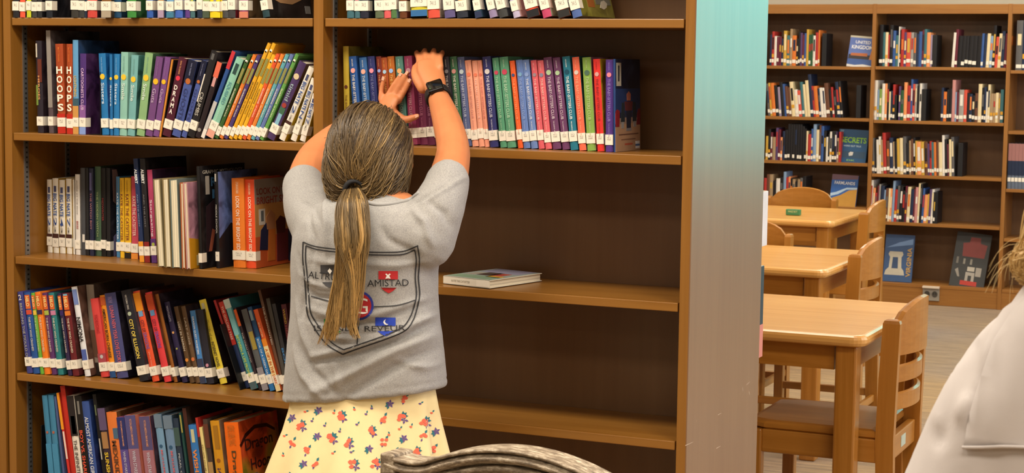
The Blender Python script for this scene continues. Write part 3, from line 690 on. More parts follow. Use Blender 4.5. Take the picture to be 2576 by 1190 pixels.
b(458, 9, 452, 460, '#b8663c', yb=680, rev=True, lab=False, d=.165, cn='page-edge-out orange'); b(470, 9.5, 459.5, 460, '#c79a9c', yb=681, rev=True, lab=False, d=.17, cn='page-edge-out pink', cover='#a8788a', deco=[('cshape', [(0, 0), (1, 0), (1, .25), (.5, .30), (0, .36)], '#c98a14', .0005), ('cshape', [(.4, .55), (1, .4), (1, 1), (.5, 1)], '#8f6c28', .0005), ('cpatch', .16, .60, .03, .15, '#cdbd8c', .0009)])
b(501, 8, 493.5, 419, '#1a191c', yb=677, deco=[('ctext', 'GRAPHIC MYTHOLOGY', .06, .95, .94, '#a8a49c', .035), ('cpatch', .12, .2, .72, .9, '#9a948c', .0004), ('ctext', 'RO', .24, .5, .84, '#3c6a94', .09), ('ctext', 'M', .26, .46, .72, '#3c6a94', .09), ('cshape', [(.1, .15), (.45, .2), (.6, .5), (.4, .7), (.12, .6)], '#2c1c22', .0003), ('cshape', [(.15, .16), (.22, .16), (.3, .36), (.24, .38)], '#9a4f38', .0005)], cover='#161518', d=.2, cn='black', say=' tall mythology')
b(543.5, 9, 538, 433, '#18171b', yb=675, deco=[('text', 'MIDDLE SCHOOL', .66, .36, '#c8c4be', .4), ('band', .9, .98, '#a8a49c', .2, .6), ('cshape', [(.0, 0), (.55, 0), (.8, .35), (.3, .46), (0, .30)], '#1d1b22', .0004), ('cshape', [(.5, .55), (.95, .75), (.95, .95), (.4, .84)], '#1b1a1e', .0005), ('cpatch', .36, .62, .27, .50, '#cfc4bc', .0007), ('cpatch', .44, .54, .31, .46, '#6a6468', .0009)], cover='#5a6ea8', d=.18, lab=.015)
lk = lambda: [('text', 'LOOK ON THE BRIGHT SIDE', .80, .18, '#f4d8c0', .30, .02), ('text', 'LILY WILLIAMS & KAREN SCHNEEMANN', .96, .83, '#f0c8a0', .22)]
b(586.5, 31, 581, 449, '#ea7a22', yb=673.5, deco=lk(), lt='741.5\nWIL', d=.17)
b(619.5, 24.5, 614, 452, '#ee4d26', yb=675, deco=lk() + [('cpatch', 0, 1, 0, .35, '#cc5a2a', .0001), ('cpatch', 0, 1, .72, 1, '#8f877c', .0001), ('cpatch', 0, 1, .35, .72, '#c08c4c', .0001), ('ctext', 'LOOK ON THE', .05, .95, .86, '#7d2c24', .075), ('ctext', 'BRIGHT SIDE', .05, .95, .755, '#8a3224', .085), ('cpatch', .1, .26, .48, .66, '#c9c4bc', .0005), ('cpatch', .15, .22, .52, .64, '#5c6468', .0007),
    ('cshape', [(.10, .2), (.4, .18), (.42, .44), (.28, .5), (.14, .42)], '#22264a', .0006), ('cshape', [(.3, .06), (.5, .06), (.52, .42), (.34, .46)], '#c8702a', .0008), ('cshape', [(.3, .42), (.5, .42), (.52, .58), (.4, .64), (.28, .56)], '#b07a52', .001), ('cshape', [(.55, .04), (.85, .04), (.86, .40), (.56, .40)], '#6a2834', .0008), ('cshape', [(.56, .36), (.78, .36), (.8, .52), (.66, .56), (.54, .5)], '#4c1f22', .001), ('cshape', [(.86, .02), (1, .02), (1, .44), (.84, .38)], '#26305c', .0006)], lt='741.5\nWIL', cover='#b8683c', d=.175)
shelf_row(L, 0.987, 'the third shelf of the left bay', 'books on the third shelf, left bay', depth=0.15, ins=0.02)

# ---- fourth shelf, left bay
L = []
hl = lambda c: [('band', .80, .97, '#e0652a', .12, .88), ('text', 'HILO', .95, .83, '#f2d890', .5, .03), ('band', .73, .785, c, .1, .95), ('text', 'THE BOY WHO CRASHED', .70, .28, '#d8d0bc', .32)]
b(67, 14.5, 42, 735, '#3c3f88', yb=940, deco=[('text', 'BREAKING THE MOULD OF IT', .86, .12, '#a8a49c', .42), ('htext', '2', .93, '#e0dcd8', .5)])
b(82.5, 16, 58.5, 737, '#24509c', yb=941, deco=hl('#d84a34')); b(100, 9.5, 76, 738, '#6ab03a', yb=942, deco=hl('#e8c040')); b(111, 15, 86, 736, '#ee7a1e', yb=943, deco=hl('#3a2c50'))
b(128, 13, 103, 738, '#5a3068', yb=943.5, deco=hl('#a8b848')); b(142.5, 15, 117, 738, '#2a7c80', yb=944, deco=hl('#c87aa0'), cover='#235a5e')
b(171, 10, 143, 739, '#33264c', yb=946, deco=hl('#3a2a68')); b(182.5, 16.5, 155, 739, '#6a2026', yb=947, deco=hl('#e07a2a') + [('band', .97, .99, '#6ab0d0', .2, .8)], cover='#4a1a1e')
b(213, 15, 178, 723, '#dcdfe6', yb=948, deco=[('text', 'NIMONA', .66, .38, '#26242a', .7, .02), ('band', .80, .97, '#6f86c8', .15, .9), ('band', .12, .30, '#4c62b0', .1, .9)], cover='#5c4238', d=.17)
b(229.5, 19, 212, 717, '#8c7f74', yb=944, deco=[('band', .2, .5, '#6a4c3c'), ('band', .0, .14, '#2e2624')], lab=False, cover='#4a3c36')
b(253.5, 20, 223, 753, '#d8403e', yb=950, deco=[('text', 'TIDESONG', .80, .56, '#a8242c', .4), ('band', .08, .3, '#a84450'), ('dot', .26, .2, '#b8b8bc')], lt='741.5')
b(274.5, 15, 246, 744, '#ef8f1c', yb=950.5, deco=[('text', 'AMERICAN BORN CHINESE', .84, .24, '#3a2a1e', .5, .02), ('band', .88, .98, '#c85a2a', .1, .9), ('band', 0, .1, '#24508c')], lt='741.5\nYAN')
b(294, 29, 259, 740, '#474a80', yb=953, deco=[('text', 'LUNAR NEW YEAR LOVE STORY', .85, .18, '#d0606a', .34, .01), ('text', 'YANG PHAM', .96, .88, '#8a7aa8', .4)], lt='741.5\nYAN', cover='#1f1b2a', d=.16)
b(351, 23, 303, 733, '#25252e', yb=961, deco=[('text', 'CITY OF ILLUSION', .68, .25, '#e8cf5a', .42, .02), ('text', 'VICTORIA YING', .95, .79, '#c8c4bc', .2), ('dot', .74, .2, '#a8b8a0')], lt='741.5', cover='#3c3a44')
b(383, 18.5, 333, 735, '#e8502c', yb=962, deco=[('band', .78, .98, '#f0911f'), ('band', .72, .78, '#6a9cc8', .2, .8), ('text', 'CITY OF', .68, .55, '#5a2038', .45), ('text', 'DRAGONS', .54, .36, '#5a5cae', .5), ('text', 'JAIMAL YOGIS', .33, .16, '#f0a890', .2)], cover='#4a2c24', lt='741.5')
b(413, 18.5, 363.5, 738, '#e03a40', yb=963, deco=[('band', .80, .98, '#cc4a26'), ('band', .74, .80, '#5a8cc0', .2, .8), ('text', 'CITY OF', .70, .57, '#5a2038', .45), ('text', 'DRAGONS', .56, .38, '#5a4cae', .5)], cover='#5a2c20', lt='741.5')
b(436.5, 9.5, 387, 742, '#9a5a22', yb=963, cover='#2a2232'); b(458, 14, 412, 762, '#2a2348', yb=964, deco=[('text', 'NIGHTLIGHTS', .95, .76, '#b0b0c8', .35), ('dot', .62, .2, '#d8a060'), ('dot', .42, .16, '#a8a850')], cover='#1f1c30')
b(477.5, 11.5, 436, 773, '#5d452c', yb=965, deco=[('text', 'LOST IN TAIWAN', .80, .42, '#c8c0b0', .45), ('dot', .30, .36, '#e08a34')]); b(490, 12, 452, 772, '#664c34', yb=965, deco=[('text', 'LAST KIDS', .85, .5, '#a89c8c', .4), ('dot', .31, .36, '#d8743c')], cover='#3c3038')
b(503, 14, 475, 783, '#3f80c8', yb=966, deco=[('text', 'DRAGON QUEST MONSTERS', .92, .40, '#e0e8f0', .4), ('band', 0, .34, '#38405c')], cover='#6a6a70'); b(519, 19, 491, 781, '#2a2a36', yb=967, deco=[('dot', .25, .2, '#c88aa0')], cover='#1e1c22')
b(553.5, 19, 499, 757, '#e8d23c', yb=968, deco=[('text', 'The Life of an', .76, .52, '#a89c40', .45), ('text', 'INTERNET NOVEL', .50, .20, '#2c2a26', .4, .02), ('band', .85, .96, '#c8c4a0', .3, .7)], lt='741.5', cover='#18171a', d=.17)
b(610, 7, 536, 757, '#b02a2c', yb=973, deco=[('band', .05, .62, '#2a2226', .3, 1)]); b(617.5, 13, 550, 762, '#24345e', yb=978, deco=[('band', .50, 1, '#c2342c'), ('text', 'THE GOLDEN TREE', .95, .56, '#e8c8b8', .45)])
b(632, 17, 561, 756, '#3f8c98', yb=982, deco=[('text', 'BETWEEN A LIFE PROPER', .60, .14, '#b8c848', .4), ('band', .90, 1, '#b8c8c4'), ('band', .6, .9, '#6fb0b8', .1, .9), ('band', 0, .15, '#4a6068')])
b(651.5, 8, 585, 777, '#34262c', yb=983, deco=[('band', .78, .98, '#e0602a'), ('text', 'THE CHILLI WITCH', .7, .34, '#b8b0a8', .4)]); b(661, 16, 605, 781, '#55585c', yb=984, deco=[('band', .5, .72, '#9c8a3a', .3, 1), ('band', .0, .28, '#8c8890')], cover='#4a2430')
b(680, 13, 617, 776, '#1f4878', yb=985, deco=[('band', .0, .64, '#2672b8'), ('text', 'BOOK OF A GREEN GARDEN', .62, .1, '#cfdce8', .4), ('band', .84, .96, '#7a98a8', .2, .8)]); b(695.5, 13, 630, 783, '#e8602a', yb=986, deco=[('band', 0, .55, '#ead49a'), ('band', .55, .64, '#ef8a24'), ('text', 'A GIFT IN THE DARK', .52, .08, '#d07028', .6, .02), ('text', 'BIG SISTER', .84, .66, '#f4c8a0', .3)])
b(709.5, 8, 646, 731, '#6a4a38', yb=986, deco=[('text', 'THE UNWANTED', .84, .46, '#c8c0b4', .5)]); b(718.5, 10, 668, 752, '#4c4844', yb=987, cover='#3c3834'); b(729.5, 10, 683, 766, '#38383e', yb=988, deco=[('text', 'BOMB', .5, .2, '#3c78b0', .6, .03)]); b(740.5, 13, 706, 767, '#5a2430', yb=989, deco=[('text', 'WEIRD', .95, .78, '#c8a83c', .4), ('text', 'HEARTSTOP', .76, .4, '#a04a50', .4), ('dot', .38, .25, '#d8d4cc')])
shelf_row(L, 0.683, 'the fourth shelf of the left bay', 'books on the fourth shelf, left bay', depth=0.15, ins=0.03)
bookend(604, YS + 0.07, 0.683, 0.17, 0.025, 'black metal bookend beside the yellow book, fourth shelf left bay', lean=-.36)

# ---- fifth shelf, left bay (cut by the lower picture edge)
L = []
def c5(x0, x1, yt, slope, col, **k):
    zt = yt; dy = 1222 + (x0 - 100) * .13 - yt
    L.append((x0 + slope * dy, (x1 - x0), x0, yt, col, k))
am = [('band', 0, .5, '#3f8ab8'), ('dot', .62, .2, '#b06048')]
c5(104, 117.5, 996, .10, '#3a7ea8', deco=am); c5(119, 133.5, 995, .10, '#3c80aa', deco=am)
c5(135, 141, 998, .12, '#48588c'); c5(142, 148.5, 989, .15, '#d8302a', deco=[('band', .64, 1, '#f49a1e'), ('band', .35, .62, '#e8d8cc', .3, .9)]); c5(149.5, 162, 972, .14, '#c42a1e', cover='#7a1c1c')
c5(164, 181.5, 997, .13, '#e4ddd0', deco=[('band', .60, 1, '#2a2426'), ('band', .62, .80, '#3a4a48', .25, .85), ('text', 'THE INFINITE SPY', .56, .1, '#3a3430', .5)])
c5(184, 201, 997, .12, '#1d1a1c', deco=[('text', 'BOY VS. SHARK', .66, .20, '#e0543c', .5, .02), ('band', .82, .95, '#7a7874', .35, .65)], cover='#23181a')
c5(204, 222.5, 1011, .13, '#35529c', deco=[('text', 'ALMOST AMERICAN GIRL', .84, .22, '#e0e4ec', .5)], cover='#22356c')
c5(231.5, 240.5, 993, .14, '#1a1a1c', deco=[('band', .38, .58, '#c0bcb4', .3, .6), ('band', .8, .9, '#6a7a5a', .3, .6)])
c5(242.5, 261, 1028, .14, '#3a2c3a', deco=[('band', .76, 1, '#5f5078'), ('band', .56, .74, '#a87a4c', .1, .9), ('text', 'SUNSHINE', .52, .14, '#eacb34', .5, .02)], cover='#2a2226')
c5(262.5, 289, 1038, .13, '#ea7a34', deco=[('text', 'MEXIKID', .68, .28, '#5c3a24', .42, .03), ('band', .70, .82, '#4a6a8a', .5, .95), ('band', .05, .24, '#d0932c', .2, .9)], cover='#5a3a22', d=.16)
ws = lambda a, m, z: [('band', .62, 1, a), ('band', .34, .62, m), ('band', 0, .22, z), ('text', 'WHEN STARS ARE SCATTERED', .60, .02, '#c8c8dc', .32), ('text', 'VICTORIA JAMIESON & OMAR MOHAMED', .96, .66, '#e0a078', .26)]
c5(291, 311, 1051, .14, '#a8588c', deco=ws('#2c3474', '#5a4a98', '#2c4a94'))
c5(313, 340, 1046, .13, '#d87e6c', deco=ws('#54508a', '#9a6a80', '#48609c'))
c5(349, 376, 1049, .13, '#da7e6a', deco=ws('#58507f', '#a46a78', '#48609c'), cover='#4a3448')
mu = lambda: [('text', 'MUHAMMAD NAJEEM', .62, .02, '#c8606c', .36), ('band', .86, 1, '#6a8098'), ('dot', .66, .2, '#2f5a80')]
c5(386, 405, 1044, .14, '#6f9cc4', deco=mu(), cover='#3a4c5c'); c5(409, 431, 1047, .14, '#6a8cb4', deco=mu(), cover='#2c3c4a')
c5(433, 447, 1054, .14, '#28384e', deco=[('text', 'PEARL OF THE SEA', .62, .1, '#b8c0c8', .3), ('band', .7, .9, '#3f5a58')])
c5(449, 455, 1040, .14, '#1f4a48', deco=[('band', .8, .98, '#a8a04a', .3, .9)]); c5(457, 467, 1028, .14, '#4a2620', cover='#2a1e1a', d=.2)
c5(469, 489, 1070, .14, '#2f78c8', deco=[('text', 'WISH & BULLY', .72, .02, '#e88a3c', .5, .03), ('band', .80, .95, '#c8c89c', .3, .7)]); c5(490.5, 497, 1052, .15, '#b82c24', deco=[('band', 0, .8, '#3a2c2a')])
c5(498.5, 507, 1076, .15, '#e8d488', deco=[('text', 'ESCAPE FROM STANDING WATER', .8, .05, '#8a7a4a', .4)]); c5(509, 521, 1056, .14, '#4a3a34', deco=[('band', .3, .55, '#b08a54'), ('band', .7, .95, '#6a3a2c')], cover='#3c3634')
c5(527, 550, 1060, .13, '#d49318', deco=[('text', '¡AY, MIJA!', .50, .04, '#4a2f58', .5, .02), ('band', .7, .95, '#a8741c', .3, .8), ('dot', .58, .2, '#9a5a1c')], cover='#7d6a58')
c5(561.5, 598, 1064, .11, '#f4690e', deco=[('text', 'Dragon Hoops', .70, -.1, '#4a3c1e', .40, .02), ('text', 'GENE LUEN YANG', .97, .76, '#b86a20', .5), ('dot', .16, .34, '#6a6428'), ('ctext', 'Dragon', .12, .82, .72, '#38100c', .16), ('ctext', 'Hoops', .22, .82, .50, '#38100c', .16), ('cshape', [(.0, .76), (.15, .86), (.4, .92), (.7, .90), (.9, .82), (.9, .79), (.7, .86), (.4, .88), (.17, .82), (.02, .73)], '#3c120c', .0005), ('cshape', [(.1, .26), (.9, .36), (.9, .40), (.1, .30)], '#3c120c', .0005), ('cpatch', .22, .36, .0, .42, '#6a6460', .0007)], cover='#b8441a', d=.18)
shelf_row(L, 0.375, 'the fifth shelf of the left bay', 'books on the fifth shelf, left bay', depth=0.155, ins=0.02)
bookend(106, YS + 0.03, 0.375, 0.17, 0.03, 'black metal bookend at the left end of the fifth shelf, left bay', lean=0.0)

# ---- book lying flat on the third shelf of the right bay
z3 = 0.987
pA, pB, pC = atz(1115, 714, z3 + .001), atz(1231, 727, z3 + .001), atz(1366, 708, z3 + .001)
ex = (pB - pA); ey = (pC - pB)
r = empty('book', pA + Vector((0, 0, .0008))); r.rotation_euler = (0, 0, math.atan2(ex.y, ex.x))
w0, d0, t0 = ex.length, min(ey.length, 0.235), 0.0185
cvr = gloss('#b9c0b8')
MB().box(0, w0, 0, d0, t0 - .0016, t0).box(0, w0, 0, d0, 0, .0016).box(0, w0, 0, .0016, 0, t0).build('cover', gloss('#e2dccb'), r)
MB().box(.003, w0 - .003, .0016, d0 - .003, .0016, t0 - .0016).build('page_block', paper('#efe6d2', 'Z'), r)
pic = MB().box(.002, w0 - .002, .004, d0 - .002, t0, t0 + .0003).build('cover_picture', gloss('#8f9a94'), r)
for (x0, x1, y0, y1, cc) in ((.05, .95, .05, .28, '#7f9a80'), (.1, .9, .62, .98, '#8a87a0'), (.30, .62, .35, .62, '#4a3a34'), (.55, .8, .36, .60, '#b04a3c'), (.62, .92, .24, .36, '#d8a83a'), (.1, .3, .32, .55, '#9a9488')):
    MB().box(w0*x0, w0*x1, d0*y0, d0*y1, t0 + .0002, t0 + .0006).build('picture_shape', gloss(cc), pic)
MB().box(w0*.72, w0*.99, -.0006, .0004, .002, t0 - .002).build('spine_label', label_m, r)
lettering('title', 'KATIE THE CATSITTER', plain('#8f8672', .6), r, (w0 * .38, -.0006, t0 / 2), (1, 0, 0), (0, 0, 1), width=w0 * .4, height=.005)
tag(r, 'thin white picture-covered book lying flat alone on the third shelf', 'book')
# things on the rear side that show past the end panel
def rear_item(px0, px1, y0, y1, Y, z, name, label, cols, cat):
    a = at(px0, y0, Y); b_ = at(px1, y0, Y); top = at(px0, y0, Y).z
    r = empty(name, (b_.x - .10, Y - .16, z + .0003))
    H = top - z
    MB().box(0, .10, 0, .16, 0, H, c=.001).build('cover', gloss(cols[0]), r)
    if len(cols) > 1: MB().box(-.0005, .1005, .0, .1605, 0, H * .36).build('cover_band', gloss(cols[1]), r)
    MB().box(.002, .098, .002, .158, H, H + .0008).build('page_block', page_m, r)
    tag(r, label, cat)
rear_item(1920, 1933, 480, 633, 4.30, 1.055, 'box_file', 'white box file jutting out behind the end panel', ['#e8e6ea'], 'box')
rear_item(1914, 1923, 668, 930, 4.30, 0.775, 'picture_book', 'dark teal and pink picture book jutting out behind the end panel', ['#2c4654', '#e08a7e'], 'book')

# ------------------------------------------------------------------ books on the far bookcases
KEY = dict(k='#1f1e22', n='#23304e', b='#35599c', l='#7f9cc0', t='#3c7078', g='#2f5a3a', G='#7fa04a', r='#b8302c', R='#d8503c', o='#e0762c', O='#f0985c', y='#cfa43a', c='#e6d3a4', w='#e2ddd2', m='#6a2434', p='#59406e', P='#9a8aa6', B='#6b4330', T='#a58a66', a='#5d5c5e', A='#9b9892', i='#c98a86')
FAR = []
def far_row(bay, z, x0, spec, shelf_name, lean=0.0, seed=1, ins=0.02, lw=.014):
    rr = random.Random(seed); x = x0; n = 0
    Y = FY + ins
    for tok in spec.split():
        col = KEY[tok[0]]; q = tok[1:].split('/'); w = float(q[0]); h = float(q[1]) if len(q) > 1 else 78
        if tok[0] == '_': x += w; continue
        p0 = at(x, 300, Y); p1 = at(x + w, 300, Y); W_ = (p1.x - p0.x); hh = h / 399.0
        th = math.radians(lean + rr.uniform(-.6, .6)) if lean else 0.0
        W2 = W_ * math.cos(th) - .0008
        X = p0.x + (W2 * math.cos(th) if th > 0 else 0); dx = 0 if th <= 0 else -W2
        d = rr.uniform(.15, .19)
        FAR.append((W2 * hh, dict(X=X, Y=Y, z=z, th=th, W2=W2, d=d, hh=hh, dx=dx, col=col, lz=.018 + rr.uniform(-.006, .008), band=(rr.uniform(.4, .55), rr.uniform(.7, .9), rr.choice('wckynroa')) if rr.random() < .5 else None, dot=rr.random() < .18, n=n, shelf=shelf_name, vol=tok[0] == 'v')))
        n += 1; x += w
        continue
        mb = book_mesh(W2, d, hh); mb.box(.002, W2 - .002, .004, d - .003, .002, hh - .003, mi=1)
        mb.v = [(a_ + dx, b_, c_) for a_, b_, c_ in mb.v]
        o = mb.build('book', [gloss(col), page_m]); o.location = (X, Y, z + .0005); o.rotation_euler = (0, th, 0)
        n += 1
        tag(o, '%s book, %s from the left on %s' % (colour_name(col), ORD[n - 1], shelf_name), 'book', 'books on the far bookcases')
        lz = .018 + rr.uniform(-.003, .003)
        MB().box(dx + W2 * .06, dx + W2 * .94, -.0009, .0004, lz, lz + .024).build('spine_label', label_m, o)
        if rr.random() < .5 and W2 > .012: MB().box(dx + W2 * .2, dx + W2 * .8, -.0007, .0004, hh * rr.uniform(.4, .55), hh * rr.uniform(.7, .9)).build('spine_band', gloss(KEY[rr.choice('wckynroa')]), o)
        if rr.random() < .18: MB().box(dx + W2 * .1, dx + W2 * .9, -.0009, .0004, hh * .24, hh * .34).build('spine_dot', gloss('#e0a028'), o)
        x += w
KEY['_'] = '#000000'; KEY['v'] = '#5f6c80'
far_row(1, 1.502, 1932, 'n5/80 r6/88 w6/76 m6/74 m6/75 n5/70 y8/90 t8/78 T6/95 o10/78 k5/70 k5/88 p5/85 m5/80 b5/84 y6/94 g6/80 g5/82 w6/78 r7/86 o4/92', 'in the far left bay, top shelf', seed=11)
far_row(1, 1.173, 1932, 'a6/84 y5/86 o9/86 k8/80 P6/76 k8/88 b5/84 B7/78 B6/75 c9/90 w9/70 R8/68 t7/90 c6/84 c8/94 n8/110 r5/80 o9/80 n5/74 w7/76 w6/76 B10/88 k6/72 r5/78 k7/70 n8/92 k6/94', 'in the far left bay, second shelf', lean=-6, seed=12)
far_row(1, 0.886, 1928, 'y6/62 k6/80 m5/72 T8/60 p6/84 m6/80 O5/60 n6/76 k7/80 k6/95 k6/95 k6/95 k6/95 k6/95 k6/95 k6/90 k5/84 c4/78 r8/70 b5/84 l8/96 c7/82 B5/94 b7/92 k6/80 w5/64 k4/72 w6/78 k6/78 p6/78 T5/62 r5/78', 'in the far left bay, third shelf', seed=13)
far_row(1, 0.600, 1926, 'r7/66 B7/76 T9/76 k8/60 w10/66 k8/70 l7/84 r6/70 O5/72 k5/68 T7/66 k6/60 T6/66 a7/70 k8/74', 'in the far left bay, fourth shelf', seed=14)
far_row(2, 1.506, 2206, 'k9/105 t6/86 c7/86 r4/80 k8/104 b7/90 t7/78 w3/100 k3/92 r8/94 p6/86 R11/86 A7/86 a7/84 n6/82 b8/88 m5/92 t7/94 O9/86 P7/80', 'in the far middle bay, top shelf', seed=21)
far_row(2, 1.506, 2388, 'w7/86 m7/94 k9/78 k9/78 k9/78 k10/78 k11/78 k11/78 b6/84 n7/82 c8/84 l7/78 k7/104 R7/76 c8/84 n8/90 m6/84 r5/78 o6/78', 'of the right group, far middle bay, top shelf', seed=22, lean=2)
far_row(2, 1.166, 2198, 'w7/100 l5/76 G7/78 w7/92 O6/92 k5/94 c4/72 n5/74 r6/90', 'in the far middle bay, second shelf', seed=23)
far_row(2, 1.166, 2259, 'p5/86 g8/76 O8/96 r9/88 b5/104 R6/92 A5/92 k6/88 w6/94', 'of the middle group, far middle bay, second shelf', seed=24)
far_row(2, 1.166, 2366, 'n6/84 o8/74 k6/80 k7/82 i8/104 l4/74 m6/74 A12/80 R8/80 k6/72 n7/70 k7/66 B8/72 c9/95 k6/86 n5/88 w4/76 c6/94 T8/72 T6/72 c7/74 T5/72 t8/82', 'of the right group, far middle bay, second shelf', seed=25)
far_row(2, 0.823, 2198, 'a7/90 k5/80 w6/86 w5/94 T6/86 r8/104 B8/84 n9/92 T4/82 k6/82 y7/90 c8/92 a8/96 k7/80 T5/86 B6/90 k5/94 y4/86 O11/84 y8/84 B8/84 p5/80 r5/86 t6/84 o6/84 B6/88 c9/84 w6/102 k7/92 m4/80 c6/92 a7/98', 'in the far middle bay, third shelf', lean=-3, seed=26)
far_row(2, 0.519, 2192, 'w8/104 O6/84 r5/72 m5/90 A4/94 n8/90 l4/80 B8/84 c5/84 O5/84 l6/104 r7/82 a6/92 k7/90 k7/80 m5/92 c8/90 n8/84 m4/86 i7/90 c5/100 k6/98 b5/88 O8/72 y4/74 p6/86 w6/86 g5/66', 'in the far middle bay, fourth shelf', lean=1.5, seed=27)
far_row(3, 1.492, 2549, 'a16/122 n8/118 k10/104', 'in the far right bay, top shelf', seed=31)
far_row(3, 0.759, 2540, 'v9/112 v9/112 v9/112 v9/112 v9/112', 'in the far right bay, third shelf', seed=32)
FAR.sort(key=lambda e: -e[0])
rest = MB(); rest_m = [page_m, label_m, gloss('#e0a028')]; rest_i = {}
for rank, (ar, k) in enumerate(FAR):
    W2, d, hh, dx = k['W2'], k['d'], k['hh'], k['dx']
    def rb(x0, x1, y0, y1, z0, z1): return MB().box(x0, x1, y0, y1, z0, z1)
    cover_ = book_mesh(W2, d, hh); cover_.v = [(a_ + dx, b_, c_) for a_, b_, c_ in cover_.v]
    pages_ = rb(dx + .002, dx + W2 - .002, .004, d - .003, .002, hh - .003)
    extra = [('spine_label', rb(dx + W2 * .06, dx + W2 * .94, -.0009, .0004, k['lz'], k['lz'] + .022), '#ece6d8')] if (rank * 7) % 10 < 8 else []
    if k['vol']:
        extra = [('spine_label', rb(dx + W2 * .06, dx + W2 * .94, -.0009, .0004, .045, .07), '#ece6d8'), ('spine_band', rb(dx, dx + W2, -.0007, .0004, hh * .30, hh * .62), '#24304c'), ('spine_band', rb(dx, dx + W2, -.0007, .0004, hh * .62, hh), '#a4706c')]
    else:
        if k['band'] and W2 > .010: extra.append(('spine_band', rb(dx + W2 * .2, dx + W2 * .8, -.0007, .0004, hh * k['band'][0], hh * k['band'][1]), KEY[k['band'][2]]))
        if k['dot']: extra.append(('spine_dot', rb(dx + W2 * .1, dx + W2 * .9, -.0009, .0004, hh * .24, hh * .34), '#e0a028'))
    M = Matrix.Translation((k['X'], k['Y'], k['z'] + .0005)) @ Matrix.Rotation(k['th'], 4, 'Y')
    if rank < 96:
        nv = len(cover_.v); cover_.add(pages_.v, pages_.f, 1)
        o = cover_.build('book', [gloss(k['col']), page_m]); o.matrix_world = M
        for nm, q_, cc_ in extra: q_.build(nm, label_m if nm == 'spine_label' else gloss(cc_), o)
        tag(o, '%s book, %s from the left %s' % (colour_name(k['col']), ORD[k['n']], k['shelf']), 'book', 'books on the far bookcases')
    else:
        for q_, mt in [(cover_, gloss(k['col'])), (pages_, page_m)] + [(q_, label_m if nm == 'spine_label' else gloss(cc_)) for nm, q_, cc_ in extra]:
            if mt.name not in rest_i:
                if mt in rest_m: rest_i[mt.name] = rest_m.index(mt)
                else: rest_i[mt.name] = len(rest_m); rest_m.append(mt)
            rest.add([M @ Vector(v) for v in q_.v], q_.f, rest_i[mt.name])
ro = rest.build('shelved_books', rest_m)
tag(ro, 'the many thinner books filling the shelves of the far bookcases', 'books', kind='stuff')
# black bookends there
def far_end(px, z, h, label):
    p = at(px, 300, FY + .02); r = empty('bookend', (p.x, FY + .02, z + .0003)); m_ = plain('#111318', .45, .05)
    MB().box(0, .03, 0, .16, 0, h, c=.002).build('upright_plate', m_, r); MB().box(-.05, 0, 0, .14, 0, .0004).build('foot_plate', m_, r)
    tag(r, label, 'bookend', 'black metal bookends')
far_end(2062, 1.502, .21, 'black bookend after the far left bay top-shelf books'); far_end(2152, 1.173, .21, 'black bookend right of the leaning books on the far left second shelf')
far_end(2082 + 12, .886, .2, 'black bookend beside the face-out blue book, far left bay'); far_end(2338, 1.506, .2, 'black bookend after the first group on the far middle top shelf'); far_end(2243, 1.166, .16, 'black bookend between two groups on the far middle second shelf'); far_end(2316, 1.166, .2, 'black bookend right of the middle group, far middle second shelf')
far_end(2413, .823, .21, 'black bookend after the far middle third-shelf row'); far_end(2354, .519, .2, 'black bookend after the far middle fourth-shelf row')
# face-out books
def face_out(px0, px1, ptop, z, col, label, shapes=(), texts=(), Y=FY + .05, tilt=-12, roll=0.0):
    p0 = at(px0, 300, Y); p1 = at(px1, 300, Y); w = p1.x - p0.x
    yb = 300.0
    for _ in range(6): yb += (at(px0, yb, Y).z - z) * F_PX / 11.3
    h = (yb - ptop) / 399.0 / math.cos(math.radians(tilt)); t_ = .014
    r = empty('display_book', (p0.x, Y, z + .002)); r.rotation_euler = (math.radians(tilt), math.radians(roll), 0)
    MB().box(0, w, -.002, 0, 0, h).box(0, w, t_ - .002, t_, 0, h).box(0, .002, 0, t_, 0, h).build('cover', gloss(col), r)
    MB().box(.002, w - .003, 0, t_ - .002, .003, h - .003).build('page_block', page_m, r)
    for i, (pts, cc) in enumerate(shapes):
        MB().prism([(a_ * w, b_ * h) for a_, b_ in pts], 'Y', -.0024 - .0001 * i, -.0018).build('cover_picture', gloss(cc), r)
    for (s, x0, x1, zc, hh, cc) in texts:
        lettering('cover_title', s, plain(cc, .6, .02), r, (w * (x0 + x1) / 2, -.0038, h * zc), (1, 0, 0), (0, 0, 1), width=w * (x1 - x0), height=h * hh, bold=.02)
    tag(r, label, 'book')
    # small wire easel that props it
    e_ = MB().tube([(w*.2, t_ + .002, 0), (w*.2, t_ + .002, h*.6)], .002, 6).tube([(w*.8, t_ + .002, 0), (w*.8, t_ + .002, h*.6)], .002, 6).tube([(w*.2, t_+.002, h*.3), (w*.8, t_+.002, h*.3)], .002, 6)
    e_.build('prop_wire', plain('#2a2a2c', .4, metal=.5), r)
    return r, w, h
face_out(2125, 2192, 88, 1.502, '#5a72b8', 'face-out blue travel book with a bridge picture, far left top shelf',
    [([(0, .28), (1, .28), (1, .02), (0, .02)], '#3c5a9c'), ([(.02, .26), (.98, .26), (.98, .40), (.02, .40)], '#3a3436'), ([(.1, .36), (.72, .36), (.72, .46), (.1, .44)], '#b8683c'), ([(.80, .26), (.93, .26), (.96, .62), (.90, .68), (.84, .5)], '#c07838'), ([(0, 0), (1, 0), (1, .06), (.6, .1), (.3, .06), (0, .08)], '#d0d0cc'), ([(0, .94), (1, .94), (1, 1), (0, 1)], '#c0bca8')],
    [('UNITED', .22, .78, .80, .10, '#e0e4ee'), ('KINGDOM', .1, .88, .64, .12, '#e8ecf2')], roll=4)
